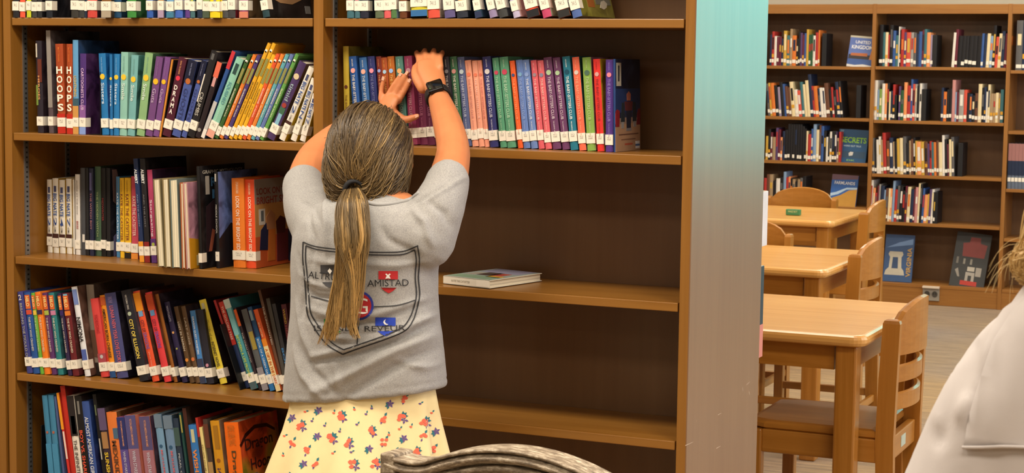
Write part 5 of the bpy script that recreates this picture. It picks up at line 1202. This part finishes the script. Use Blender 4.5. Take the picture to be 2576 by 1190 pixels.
def ptext(s, cx, cy, w_, h_, bold=.01, rot=0.0):
    vs, fs, asp = text_mesh(s, bold); c_, s2 = math.cos(rot), math.sin(rot)
    out = []
    for a, b_ in vs:
        x, y = a * w_ / asp, -b_ * h_; out.append((cx + x * c_ - y * s2, cy + x * s2 + y * c_))
    return out, fs
def prect(x0, y0, x1, y1, sk=0.0): return [(x0, y0), (x1, y0 + sk), (x1, y1 + sk), (x0, y1)], [(0, 1, 2, 3)]
def pdisc(cx, cy, r_, k=24): return [(cx + r_ * math.cos(2*math.pi*i/k), cy + r_ * math.sin(2*math.pi*i/k)) for i in range(k)], [tuple(range(k))]
def dprint(name, polys, col, lift=.0012, step=.007):
    mb = MB(); print_poly(mb, polys, step, lift); 
    if mb.f: gpart(name, mb.mesh(name), plain(col, .8, .06, 300), smooth=True, parent=shirt)
K = '#26262a'
outl = [[(762, 609), (788, 619), (826, 625), (905, 633), (971, 635), (1016, 632), (1052, 618)], [(1050, 618), (1055, 655), (1053, 700), (1056, 738), (1051, 770), (1042, 800)], [(1042, 800), (1022, 830), (975, 852), (900, 878), (862, 892)], [(762, 609), (761, 650), (765, 690), (769, 740), (773, 790), (790, 824), (806, 848), (826, 870), (862, 892)]]
inn = [[(769, 618), (790, 626), (826, 632), (905, 640), (971, 642), (1014, 640), (1043, 629)], [(1043, 629), (1047, 655), (1045, 700), (1048, 738), (1043, 768), (1034, 794)], [(1034, 794), (1014, 822), (970, 843), (900, 868), (864, 880)], [(769, 618), (768, 650), (772, 690), (776, 738), (781, 786), (798, 816), (814, 838), (834, 862), (864, 880)]]
dprint('shield_outline', [stroke(p, 3.0) for p in outl + inn], K, lift=.0022, step=None)
for q_ in (stroke([(782, 745), (825, 757), (866, 768)], 2.5), stroke([(940, 772), (1000, 768), (1045, 755)], 2.5), stroke([(902, 806), (901, 830), (898, 866)], 3.5)): dprint('shield_cross', [q_], K, lift=.0022, step=None)
for a_ in (('ALTRUISMO', 838, 697, 126, 17, .0, .10), ('AMISTAD', 976, 712, 104, 17, .0, -.02), ('ISIBINDI', 842, 826, 104, 14, .0, 0), ('REVEUR', 968, 826, 102, 14, .0, -.03)): dprint('house_lettering', [ptext(*a_)], K, lift=.0030, step=None)
shp = lambda x0, x1, y0, y1: ([(x0, y0), (x1, y0), ((x1*.75 + x0*.25), y0 + (y1 - y0) * .6), ((x0 + x1) / 2, y1), (x0*.75 + x1*.25, y0 + (y1 - y0) * .6)], [(0, 1, 2, 3, 4)])
dprint('red_shield', [prect(952, 682, 1001, 703), shp(958, 998, 724, 738)], '#b8242a', .0018)
dprint('blue_shield', [prect(944, 799, 995, 820), shp(949, 993, 833, 846)], '#1f3fb0', .0018)
dprint('green_shield', [prect(815, 803, 862, 819), shp(818, 858, 833, 846)], '#1f8a3c', .0018)
dprint('black_shield', [prect(806, 667, 842, 689), shp(810, 846, 710, 724)], '#3c3c40', .0018)
dprint('emblem_ring', [pdisc(903, 769, 37)], '#2b3a9a', .0018); dprint('emblem_disc', [pdisc(903, 769, 31)], '#b8242a', .0022)
dprint('emblem_letter', [ptext('G', 908, 770, 34, 40, .0)], '#eae6e0', .0027)
for q_ in [([(969, 690), (972, 688), (976, 692), (980, 688), (983, 690), (979, 694), (983, 701), (977, 701), (976, 698), (975, 701), (969, 701), (973, 694)], [tuple(range(12))]), ([(829, 675), (835, 682), (830, 690), (824, 682)], [(0, 1, 2, 3)]), ([(971, 803), (966, 806), (964, 811), (967, 816), (973, 818), (977, 816), (971, 814), (968, 809)], [tuple(range(8))])]: dprint('white_mark', [q_], '#eceae6', .0026)
# ---- skirt
sk = MB(); rings = []; n = 96
LV = [((745, 985), (1085, 968), .096, 0.0), ((738, 1010), (1090, 995), .100, .004), ((724, 1070), (1100, 1060), .115, .012), ((706, 1130), (1112, 1125), .132, .020), ((690, 1190), (1124, 1190), .148, .028), ((676, 1245), (1138, 1255), .165, .036), ((664, 1300), (1150, 1320), .18, .042), ((656, 1350), (1160, 1375), .19, .046)]
for (l_, r_, d_, am_) in LV:
    a = at(l_[0], l_[1], GY); b_ = at(r_[0], r_[1], GY); c = (a + b_) / 2; u = (b_ - a) / 2; ring = []
    for j in range(n):
        t_ = 2 * math.pi * j / n; w_ = 1 + am_ * 1.9 * math.sin(9 * t_ + 1.1 * math.sin(3 * t_)) + am_ * .8 * math.sin(17 * t_ + 1)
        ring.append(c + u * (math.cos(t_) * w_) + Vector((0, d_ * math.sin(t_) * w_, 0)))
    rings.append(ring)
fine = []
for i in range(len(rings) - 1):
    for q in range(4): fine.append([a.lerp(b_, q / 4) for a, b_ in zip(rings[i], rings[i + 1])])
fine.append(rings[-1]); sk.loft(list(reversed(fine)), caps=False)
skm = sk.mesh('skirt'); skirt = gpart('skirt', skm, plain('#f1dca6', .85, .05, 60, bump=.1, bscale=900))
sbv = BVHTree.FromPolygons([v.co for v in skm.vertices], [tuple(p.vertices) for p in skm.polygons])
rf = random.Random(5)
PK, TL, VI = MB(), MB(), MB()
def blob(mb, cx, cy, r_, k=7, el=1.0, a0=0.0):
    ps = [(cx + r_ * (1 + .18 * math.sin(i * 2.7 + a0)) * math.cos(2*math.pi*i/k + a0), cy + r_ * el * (1 + .18 * math.cos(i * 2.1)) * math.sin(2*math.pi*i/k + a0)) for i in range(k)]
    print_poly(mb, [(ps, [tuple(range(k))])], None, .0009 + .0003 * rf.random(), tree=sbv)
def leaf(mb, cx, cy, L_, a):
    c_, s2 = math.cos(a), math.sin(a); ps = []
    for x, y in ((0, 0), (L_ * .5, L_ * .28), (L_, 0), (L_ * .5, -L_ * .28)): ps.append((cx + x * c_ - y * s2, cy + x * s2 + y * c_))
    print_poly(mb, [(ps, [(0, 1, 2, 3)])], None, .0008, tree=sbv)
FLW = [(520, 890, 2), (585, 870, 1), (305, 945, 3), (490, 955, 1), (570, 950, 3), (275, 930, 0), (130, 985, 3), (365, 915, 0), (440, 910, 0), (150, 925, 0), (210, 918, 2), (435, 1010, 3), (265, 1040, 3), (335, 1060, 3), (495, 1055, 1), (580, 1040, 2), (665, 1030, 1), (95, 1060, 1), (160, 1095, 1), (205, 1030, 2), (375, 980, 0), (610, 990, 0), (670, 970, 3), (700, 930, 0), (630, 1100, 3), (710, 1090, 1), (430, 1085, 2), (540, 1105, 1), (270, 1105, 0), (145, 1150, 2), (360, 1155, 3), (455, 1150, 3), (195, 1150, 1), (55, 1115, 0), (180, 965, 0), (235, 985, 0), (415, 935, 0), (515, 1025, 0), (350, 1100, 0), (95, 950, 2), (650, 890, 0), (720, 1010, 2), (60, 1030, 0), (300, 1010, 0), (560, 1000, 0)]
FL2 = [(680 + x / 1.725, 500 + y / 1.725, k) for x, y, k in FLW] + [(rf.uniform(670, 1140), rf.uniform(1195, 1340), rf.choice((0, 1, 2, 3))) for _ in range(40)]
for (x, y, k) in FL2:
    if k == 0:
        blob(rf.choice((PK, VI)), x, y, 4.0, 5, .7); leaf(TL, x + 2, y - 2, 8, rf.uniform(-2.5, 0))
    elif k == 1:
        for q in range(4): blob(PK, x + rf.uniform(-6, 6), y + rf.uniform(-7, 7), 4.8, 6)
        leaf(TL, x + 3, y - 6, 12, -1.0); leaf(VI, x - 3, y + 6, 9, 2.0)
    elif k == 2:
        a0 = rf.uniform(0, 6)
        for q in range(5): leaf(VI, x, y, 11, a0 + q * 1.257)
        for q in range(3): leaf(TL, x - 3, y + 4, 11, 2.0 + q * .9)
    else:
        for q in range(6): blob(PK, x + rf.uniform(-9, 7), y + rf.uniform(-10, 7), 5.4, 6)
        for q in range(4): leaf(VI, x + 7, y + 6, 11, q * 1.5 + .3)
        for q in range(3): leaf(TL, x + 4, y - 4, 13, -1.6 + q * .8)
for mb, cc_, nm in ((PK, '#ee6d52', 'coral_flowers'), (TL, '#2f7480', 'teal_leaves'), (VI, '#67508a', 'violet_flowers')):
    tag(gpart(nm, mb.mesh(nm), plain(cc_, .85, .12, 200), parent=skirt), kind='stuff')
# ---- hair
def hairmat(dark, mid, light):
    m, nt, b = base('hair', 0.42, 0.45)
    at_ = nn(nt, 'ShaderNodeAttribute'); at_.attribute_name = 'tone'
    cr = nn(nt, 'ShaderNodeValToRGB'); e = cr.color_ramp.elements
    e[0].position = 0.05; e[0].color = (*lin(dark), 1); e[1].position = .95; e[1].color = (*lin(light), 1); k = e.new(.5); k.color = (*lin(mid), 1)
    nt.links.new(at_.outputs['Fac'], cr.inputs['Fac']); nt.links.new(cr.outputs['Color'], b.inputs['Base Color'])
    return m
class Strands:
    def __init__(s): s.v = []; s.f = []; s.t = []
    def add(s, pts, r0, tone0, tone1):
        n_ = len(pts); b0 = len(s.v); fr = frames(pts)
        for i, (p, u, v, t_) in enumerate(fr):
            q = i / (n_ - 1); r_ = r0 * (.45 + .55 * math.sin(math.pi * min(.98, .12 + q * .86)))
            for a in range(3):
                s.v.append(tuple(p + u * (r_ * math.cos(2.0944 * a)) + v * (r_ * math.sin(2.0944 * a)))); s.t.append(tone0 + (tone1 - tone0) * q)
        for i in range(n_ - 1):
            for a in range(3):
                b_ = (a + 1) % 3; s.f.append((b0 + 3*i + a, b0 + 3*i + b_, b0 + 3*i + 3 + b_, b0 + 3*i + 3 + a))
    def mesh(s, name):
        me = bpy.data.meshes.new(name); me.from_pydata(s.v, [], s.f)
        at_ = me.attributes.new('tone', 'FLOAT', 'POINT'); at_.data.foreach_set('value', [max(0, min(1, q)) for q in s.t]); me.update(); return me
HR = Vector((.0865, .092, .103)); HK = HC + Vector((-.001, -.010, .0))
cap = MB(); ell(cap, HK, (HR.x - .004, HR.y - .004, HR.z - .004), 32, 20)
cap.v = [v if (v[1] - HK.y) < .055 or v[2] > HK.z + .045 else (v[0], HK.y + .055, v[2]) for v in cap.v]
hm = hairmat('#3e3021', '#76603f', '#d2aa6a')
capm = remesh(cap.mesh('cap'), .006, 2)
at_ = capm.attributes.new('tone', 'FLOAT', 'POINT'); at_.data.foreach_set('value', [.28] * len(capm.vertices))
hair = gpart('hair', capm, hm)
rh = random.Random(9)
T0 = at(893, 468, 3.205); tie = T0 - HK; tie = Vector((tie.x / HR.x, tie.y / HR.y, tie.z / HR.z)).normalized()
st = Strands()
cnt = 0
while cnt < 2300:
    u = Vector((rh.gauss(0, 1), rh.gauss(0, 1), rh.gauss(0, 1))).normalized()
    if u.y > .45 and u.z < .35: continue
    if u.z < -.86: continue
    if u.angle(tie) < .25: continue
    cnt += 1
    wob = Vector((rh.gauss(0, 1), rh.gauss(0, 1), rh.gauss(0, 1))) * .05
    nz = noise.noise(u * 3.2) ; lift = .0 + .004 * rh.random() + .004 * max(0, noise.noise(u * 4 + Vector((3, 1, 2))))
    pts = []; m_ = 11; ang = u.angle(tie); ax = u.cross(tie)
    if ax.length < 1e-4: continue
    ax.normalize()
    side = rh.gauss(0, .05)
    for i in range(m_ + 1):
        q = i / m_
        d_ = Matrix.Rotation(ang * q, 3, ax) @ u
        d_ = (d_ + (ax * (side + .16 * nz + .045 * math.sin(7 * q + 9 * nz)) + wob) * math.sin(math.pi * q)).normalized()
        bul = (1 + .05 * math.sin(math.pi * q) * (1 if u.z < .2 else .3)) 
        rad = 1.0 + (lift / .09) * (1 - q * .7) - .06 * q ** 4
        p = HK + Vector((d_.x * HR.x, d_.y * HR.y, d_.z * HR.z)) * rad * bul
        pts.append(p)
    cl = noise.noise(Vector((ax.x * 9, ax.y * 9, ax.z * 9)) + Vector((5, 2, 7)))
    tone = .24 + .10 * rh.random() + .55 * cl + .10 * noise.noise(u * 14) + (.14 if rh.random() < .1 else 0) + .08 * (1 - abs(u.z)) - (.08 if u.z > .6 else 0)
    st.add(pts, rh.uniform(.0008, .0017), tone - .06, tone + .12)
# hair that droops below the ears before it is gathered
for i in range(1100):
    s_ = rh.choice((-1, 1)); u = Vector((s_ * rh.uniform(.55, 1.0), rh.uniform(-.75, .42), rh.uniform(-.75, .25))).normalized()
    ang = u.angle(tie); ax = u.cross(tie).normalized(); sag = rh.uniform(.004, .042) * (1.15 if s_ > 0 else .9); pts = []; out = rh.uniform(.0, .010); wv = rh.uniform(0, 6.28)
    if ang < .3: continue
    for j in range(13):
        q = j / 12; d_ = Matrix.Rotation(ang * q, 3, ax) @ u; sn = math.sin(math.pi * min(1, q * 1.04))
        p = HK + Vector((d_.x * HR.x, d_.y * HR.y, d_.z * HR.z)) * (1.0 + .05 * sn) + Vector((s_ * out * sn + .0025 * math.sin(wv + 9 * q), -.002 * math.sin(wv + 7 * q), -sag * sn))
        pts.append(p)
    tone = .34 + .12 * rh.random() + .5 * noise.noise(Vector((ax.x * 8, ax.y * 8, ax.z * 8)))
    st.add(pts, rh.uniform(.0009, .0018), tone, tone + .12)
# loose locks round the face and nape
for i in range(150):
    s_ = rh.choice((-1, 1, 1)); u = Vector((s_ * rh.uniform(.75, .97), rh.uniform(-.4, .35), rh.uniform(-.5, .25))).normalized()
    p0 = HK + Vector((u.x * HR.x, u.y * HR.y, u.z * HR.z)); L_ = rh.uniform(.03, .09)
    pts = [p0 + Vector((s_ * .006 * math.sin(q * 3) - s_ * .014 * q * q, -.004 * q, -L_ * q)) for q in [j / 6 for j in range(7)]]
    st.add(pts, rh.uniform(.0005, .0011), .35 + .3 * rh.random(), .6)
for i in range(60):     # flyaways on the crown
    u = Vector((rh.gauss(0, .6), rh.uniform(-.8, .4), rh.uniform(.2, 1))).normalized(); p0 = HK + Vector((u.x * HR.x, u.y * HR.y, u.z * HR.z)); t_ = Vector((rh.gauss(0, 1), rh.gauss(0, .6), rh.gauss(0, .5))) * .015
    st.add([p0 + u * (.006 * math.sin(math.pi * q)) + t_ * q for q in [j / 5 for j in range(6)]], .0004, .3, .5)
gpart('scalp_strands', st.mesh('strands'), hm, parent=hair)
# ponytail
st = Strands()
T0 = HK + Vector((tie.x * HR.x, tie.y * HR.y, tie.z * HR.z)) * 1.07
YB_ = 3.135
MID = [(T0, .016)] + [(at(x, y, Y_), r_) for x, y, Y_, r_ in ((889, 500, 3.150, .030), (887, 545, 3.130, .036), (885, 610, 3.116, .037))]
LT = [(at(x, y, Y_), r_) for x, y, Y_, r_ in ((864, 690, 3.120, .023), (850, 760, 3.124, .016), (841, 820, 3.126, .018), (828, 878, 3.128, .020))]
RT = [(at(x, y, Y_), r_) for x, y, Y_, r_ in ((890, 690, 3.118, .020), (886, 760, 3.122, .012), (884, 815, 3.126, .010), (894, 858, 3.128, .007))]
for lk_ in range(56):
    path = MID + (LT if lk_ % 2 else RT)
    a, rr_ = rh.uniform(0, 2 * math.pi), math.sqrt(rh.random()); ph = rh.uniform(0, 6.28); fq = rh.uniform(1.1, 2.0); am_ = rh.uniform(.003, .008); endq = rh.uniform(.80, 1.0)
    lt_ = .22 + .22 * rh.random() + (.28 if rh.random() < .25 else 0); lr = rh.uniform(.003, .006)
    for i in range(28):
        a2 = rh.uniform(0, 6.28); r2 = math.sqrt(rh.random()) * lr; ctrl = []; e2 = max(.6, endq - abs(rh.gauss(0, .05)))
        fz = rh.uniform(0, 6.28)
        for j, (p, r_) in enumerate(path):
            q = j / (len(path) - 1); tp = 1.0 if j else .5
            ctrl.append(p + Vector((math.cos(a + q * 1.2) * rr_ * r_ + am_ * math.sin(ph + fq * 6.28 * q) * q + math.cos(a2 + q * 2) * r2 * tp * (1 + q * .8), math.sin(a + q * 1.2) * rr_ * r_ * .40 + math.sin(a2 + q * 2) * r2 * tp * .7, am_ * .4 * math.cos(ph + q * 9) + .002 * math.sin(fz + q * 5))))
        pts = catmull(ctrl, 4); pts = pts[:max(8, int(len(pts) * e2))]
        tone = lt_ + rh.uniform(-.08, .10)
        st.add(pts, rh.uniform(.0006, .0012), tone - .06, tone + .40)
gpart('ponytail', st.mesh('ponytail'), hm, parent=hair)
td = (at(889, 500, 3.150) - T0).normalized()
tu = td.cross(Vector((0, 1, 0))).normalized(); tv = td.cross(tu)
tb = MB(); rg = []
for j in range(24):
    a = 2 * math.pi * j / 24; c_ = T0 + td * .004 + tu * (math.cos(a) * .020) + tv * (math.sin(a) * .018); o_ = (tu * math.cos(a) + tv * math.sin(a)).normalized()
    rg.append([c_ + o_ * (.0048 * math.cos(b_)) + td * (.008 * math.sin(b_)) for b_ in [2 * math.pi * k / 10 for k in range(10)]])
tb.loft(rg, closed=True); gpart('hair_tie', tb.mesh('tie'), plain('#17161a', .8, .1, 200), parent=hair)
# ---- watch
wa = at(1109, 262, 3.59); wb = at(1098, 232, 3.625); ax = (wb - wa).normalized(); wc = wa.lerp(wb, .62)
nv = (CAM - wc); nv = nv - ax * nv.dot(ax); nv.normalize(); bv_ = ax.cross(nv).normalized()
nv = (nv * .97 - bv_ * .0 + Vector((0, 0, .15))); nv = (nv - ax * nv.dot(ax)).normalized(); bv_ = ax.cross(nv).normalized()
wt = MB(); rg = []
for j in range(32):
    a = 2 * math.pi * j / 32; o_ = nv * math.cos(a) + bv_ * math.sin(a); c_ = wc + nv * (math.cos(a) * .0265) + bv_ * (math.sin(a) * .0275)
    rg.append([c_ + o_ * x + ax * y for x, y in ((-.002, -.0115), (.0022, -.0105), (.0022, .0105), (-.002, .0115))])
wt.loft(rg, closed=True); watch = gpart('smartwatch', wt.mesh('strap'), plain('#141416', .6, .08))
M3 = Matrix((bv_, ax, nv)).transposed()
def wbox(name, sx, sy, z0, z1, cham, mat, off=(0, 0)):
    mb = MB().box(-sx + off[0], sx + off[0], -sy + off[1], sy + off[1], z0, z1, c=cham); mb.v = [tuple(wc + M3 @ Vector(v)) for v in mb.v]
    return gpart(name, mb.mesh(name), mat, smooth=False, parent=watch)
wbox('watch_case', .0185, .0205, .0225, .0335, .004, plain('#101012', .3, .05, metal=.4))
wbox('watch_screen', .0155, .0175, .0332, .0342, .001, plain('#050506', .08, .02, spec=.7))
wbox('status_light', .0009, .0009, .0341, .0346, 0, plain('#6cc04a', .4), off=(-.0125, -.011))
# ------------------------------------------------------------------ person in the white jacket at the right edge
PB = Vector((-.19, 1.93, 0))
rp = empty('person', PB); tag(rp, 'fair-haired person in a white cotton jacket cut off by the right edge', 'person')
def rpart(name, me, mats, smooth=True, parent=None):
    o = link(name, me, mats, parent or rp, smooth); o.location = -PB if not parent else (0, 0, 0); return o
def J(px, py, D):
    d = ROT @ Vector(((px - 1288) / F_PX, (595 - py) / F_PX, -1)); return CAM + d * D
bd = MB()
hc = Vector((-.160, 1.955, 1.415))
ell(bd, hc, (.075, .092, .108)); ell(bd, hc + Vector((.01, .04, -.06)), (.05, .055, .05)); ell(bd, hc + Vector((.008, .098, -.01)), (.012, .018, .02))
for s in (-1, 1): ell(bd, hc + Vector((s * .078, 0, -.01)), (.01, .02, .03))
bd.tube([hc + Vector((0, -.005, -.06)), Vector((-.19, 1.92, 1.28)), Vector((-.19, 1.92, 1.2))], [.05, .05, .07], 14)
bd.tube(catmull([(-.19, 1.93, 1.24), (-.19, 1.93, 1.0), (-.19, 1.93, .78)], 4), lerp_list([(.06, .09), (.075, .11), (.08, .115)], 4), 16)
for s in (-1, 1):
    bd.tube(catmull([(-.19 + s*.085, 1.93, .82), (-.19 + s*.085, 1.94, .46), (-.19 + s*.08, 1.92, .28), (-.19 + s*.08, 1.93, .05)], 5), lerp_list([.085, .055, .052, .033], 5), 12)
    bd.tube(catmull([(-.19 + s*.175, 1.89, .92), (-.19 + s*.185, 1.98, .88), (-.19 + s*.155, 2.09, .905)], 4), lerp_list([.04, .034, .026], 4), 12)
    h0 = Vector((-.19 + s*.15, 2.11, .91)); bd.tube([h0, h0 + Vector((-s*.01, .04, 0)), h0 + Vector((-s*.02, .08, -.005))], [(.022, .03), (.014, .036), (.011, .034)], 12)
    for k in range(4): bd.tube(catmull([h0 + Vector((-s*.018, .075, .028 - .018*k)), h0 + Vector((-s*.03, .105, .026 - .017*k)), h0 + Vector((-s*.045, .122, .02 - .015*k))], 4), lerp_list([.0085, .008, .0065], 4), 8)
    bd.tube(catmull([h0 + Vector((-s*.01, .02, .026)), h0 + Vector((-s*.03, .05, .042)), h0 + Vector((-s*.045, .08, .044))], 4), lerp_list([.012, .01, .008], 4), 8)
rb_ = rpart('body', remesh(bd.mesh('body'), .005, 4), skin)
for s in (-1, 1):
    tr = MB().tube(catmull([(-.19 + s*.075, 1.93, .86), (-.19 + s*.085, 1.94, .48), (-.19 + s*.082, 1.92, .3), (-.19 + s*.08, 1.93, .09)], 5), lerp_list([.105, .075, .07, .062], 5), 16)
    rpart('trouser_leg', tr.mesh('trouser'), plain('#33405c', .9, .1, 150, bump=.1))
    rings = []
    for y, w_, h_ in ((-.06, .025, .06), (-.04, .036, .09), (.03, .04, .085), (.09, .044, .06), (.15, .04, .048), (.185, .024, .03)):
        rings.append([Vector((-.19 + s*.08 + w_ * math.cos(2*math.pi*j/14), 1.93 + y, max(.001, h_ * .5 * (1 + math.sin(2*math.pi*j/14))))) for j in range(14)])
    rpart('shoe', MB().loft(rings).mesh('shoe'), plain('#c9c5c0', .6))
    eb = MB(); ell(eb, hc + Vector((s*.032 + .006, .083, .01)), (.012, .010, .010), 12, 8); rpart('eye', eb.mesh('eye'), plain('#ece8e2', .25), parent=rb_)
jk = MB(); rings = []
for z, w_, d_, cx, cy in ((.70, .150, .115, -.19, 1.93), (.82, .150, .115, -.19, 1.93), (.98, .150, .112, -.19, 1.925), (1.10, .146, .108, -.19, 1.92), (1.17, .138, .10, -.19, 1.92), (1.225, .118, .088, -.19, 1.92), (1.265, .095, .078, -.19, 1.92), (1.295, .076, .07, -.19, 1.92), (1.318, .064, .064, -.188, 1.925)):
    rings.append([Vector((cx + w_ * math.copysign(abs(math.cos(2*math.pi*j/36)) ** .85, math.cos(2*math.pi*j/36)), cy + d_ * math.sin(2*math.pi*j/36), z)) for j in range(36)])
jk.loft(rings)
for s in (-1, 1):
    jk.tube(catmull([(-.19 + s*.075, 1.915, 1.185), (-.19 + s*.115, 1.905, 1.10), (-.19 + s*.150, 1.885, 1.00), (-.19 + s*.175, 1.875, .92), (-.19 + s*.185, 1.96, .88), (-.19 + s*.165, 2.06, .90)], 5), lerp_list([.068, .072, .070, .064, .056, .046], 5), 18)
jm = remesh(jk.mesh('jacket'), .0065, 14)
jm.update(); nr = [v.normal.copy() for v in jm.vertices]
JF = [([(x, y) for x, y in pl], w_, a_ * 1.2) for pl, w_, a_ in [([(2470, 790), (2430, 900), (2420, 1000)], .010, -.006), ([(2500, 800), (2450, 930), (2400, 1060)], .010, .007), ([(2545, 720), (2500, 860), (2470, 960)], .012, -.004), ([(2440, 850), (2380, 960), (2330, 1090)], .010, .005), ([(2400, 900), (2370, 1010), (2330, 1130)], .009, -.005), ([(2560, 820), (2530, 950), (2500, 1080)], .016, .004)]]
JW = [([J(x, y, 1.80) for x, y in pl], w_, a_) for pl, w_, a_ in JF]
for v, nv_ in zip(jm.vertices, nr):
    s_ = .002 * noise.noise(v.co * 9)
    if nv_.y < -.15:
        for pl, w_, a_ in JW:
            best = min(seg_d(v.co, pl[i], pl[i+1])[0] for i in range(len(pl) - 1))
            if best < 3 * w_: s_ += a_ * math.exp(-(best / w_) ** 2)
    v.co += nv_ * s_
jmat = plain('#cbc4c3', .9, .04, 40, bump=.12, bscale=1400, sheen=.1)
jacket = rpart('jacket', jm, jmat)
jb = BVHTree.FromPolygons([v.co for v in jm.vertices], [tuple(p.vertices) for p in jm.polygons])
# storm flap on the back: a separate layer of cloth with a stitched lower edge
fl_px = [(2452, 955), (2436, 1010), (2420, 1070), (2408, 1142), (2470, 1136), (2540, 1126), (2620, 1118), (2700, 1120), (2780, 1140), (2800, 1000), (2760, 850), (2690, 760), (2600, 740), (2530, 790), (2480, 870)]
def flap(pxs, lift, step=.012, D=1.80):
    bm = bmesh.new(); vs = [bm.verts.new((J(x, y, D).x, 0, J(x, y, D).z)) for x, y in pxs]; bm.faces.new(vs)
    for ax_ in (0, 2):
        lo = min(v.co[ax_] for v in bm.verts); hi = max(v.co[ax_] for v in bm.verts); q = lo + step
        while q < hi:
            co = Vector((0, 0, 0)); co[ax_] = q; no = Vector((0, 0, 0)); no[ax_] = 1
            bmesh.ops.bisect_plane(bm, geom=bm.verts[:] + bm.edges[:] + bm.faces[:], plane_co=co, plane_no=no); q += step
    dead = []
    for v in bm.verts:
        h = jb.ray_cast(Vector((v.co.x, 1.2, v.co.z)), Vector((0, 1, 0)), 2)
        if h[0] is None: dead.append(v)
        else: v.co = h[0] + Vector((0, -lift, 0))
    bmesh.ops.delete(bm, geom=dead, context='VERTS')
    r_ = bmesh.ops.extrude_face_region(bm, geom=bm.faces[:])
    for g in r_['geom']:
        if isinstance(g, bmesh.types.BMVert): g.co += Vector((0, lift * .8, 0))
    bmesh.ops.recalc_face_normals(bm, faces=bm.faces[:])
    me = bpy.data.meshes.new('flap'); bm.to_mesh(me); bm.free(); return me
fo = rpart('back_flap', flap(fl_px, .006), jmat, parent=jacket)
hemp = catmull([J(x, y, 1.80) for x, y in ((2409, 1140), (2470, 1134), (2540, 1124), (2620, 1117), (2700, 1119))], 8); hp = []
for p in hemp:
    h = jb.ray_cast(Vector((p.x, 1.2, p.z)), Vector((0, 1, 0)), 2)
    if h[0]: hp.append(h[0] + Vector((0, -.008, 0)))
if len(hp) > 3: rpart('flap_hem', MB().tube(hp, (.0018), 8).mesh('hem'), jmat, parent=jacket)
st = Strands(); hk = hc + Vector((0, -.012, .004)); hr = Vector((.092, .104, .118))
cap = MB(); ell(cap, hk, (.086, .098, .112), 24, 16); cap.v = [(v[0], min(v[1], hk.y + .055) if v[2] < hk.z + .05 else v[1], v[2]) for v in cap.v]
cm_ = remesh(cap.mesh('cap'), .007, 2); a_ = cm_.attributes.new('tone', 'FLOAT', 'POINT'); a_.data.foreach_set('value', [.5] * len(cm_.vertices))
hm2 = hairmat('#8a6a3c', '#c39a5c', '#ecd49a')
h2 = rpart('hair', cm_, hm2)
for i in range(1400):
    u = Vector((rh.gauss(0, 1), rh.gauss(0, 1), rh.gauss(0, 1))).normalized()
    if (u.y > .4 and u.z < .4) or u.z < -.6: continue
    pts = []; bend = rh.uniform(.3, 1.2)
    for j in range(9):
        q = j / 8; d_ = Vector((u.x * (1 - .2 * q), u.y - .45 * q * (1 - abs(u.y)), u.z - bend * q)).normalized()
        pts.append(hk + Vector((d_.x * hr.x, d_.y * hr.y, max(-1.0, d_.z) * hr.z)) * (1 + .05 * q * rh.random()))
    t_ = .35 + .5 * rh.random(); st.add(pts, rh.uniform(.0008, .0016), t_, t_ + .1)
bun = J(2604, 664, 1.86)
kb = MB(); ell(kb, bun, (.024, .022, .023)); km = kb.mesh('knot'); a_ = km.attributes.new('tone', 'FLOAT', 'POINT'); a_.data.foreach_set('value', [.6] * len(km.vertices)); rpart('hair_knot', km, hm2, parent=h2)
for i in range(900):        # low knot at the nape
    a = rh.uniform(0, 6.28); b_ = rh.uniform(-1.2, 1.2); pts = []
    for j in range(9):
        q = j / 8 * 2.6; pts.append(bun + Vector((.027 * math.cos(a + q) * math.cos(b_), .028 * math.sin(b_ + .3 * q), .026 * math.sin(a + q) * math.cos(b_))) * rh.uniform(.7, 1.02))
    st.add(pts, .0008, .5 + .25 * rh.random(), .6)
for i in range(260):        # hair swept into the knot
    u = Vector((rh.uniform(-.95, .2), rh.uniform(-1, -.2), rh.uniform(-.9, .1))).normalized(); p0 = hk + Vector((u.x * hr.x, u.y * hr.y, u.z * hr.z))
    e_ = bun + Vector((rh.gauss(0, .009), rh.gauss(0, .009), rh.gauss(0, .009))); mid = p0.lerp(e_, .5) + Vector((u.x * .012, u.y * .012, -.004))
    st.add(catmull([p0, mid, e_], 5), .0011, .5 + .3 * rh.random(), .65)
for i in range(14):         # wisps
    a = rh.uniform(0, 1); p0 = bun + Vector((-.01, .0, .03 - .03 * a)); d_ = Vector((-rh.uniform(.01, .04), -rh.uniform(-.02, .03), -rh.uniform(.01, .05)))
    st.add([p0 + d_ * q + Vector((-.006 * math.sin(3 * q), 0, .006 * math.sin(4 * q))) for q in [j / 6 for j in range(7)]], .00025, .7, .85)
rpart('hair_strands', st.mesh('hair'), hm2, parent=h2)
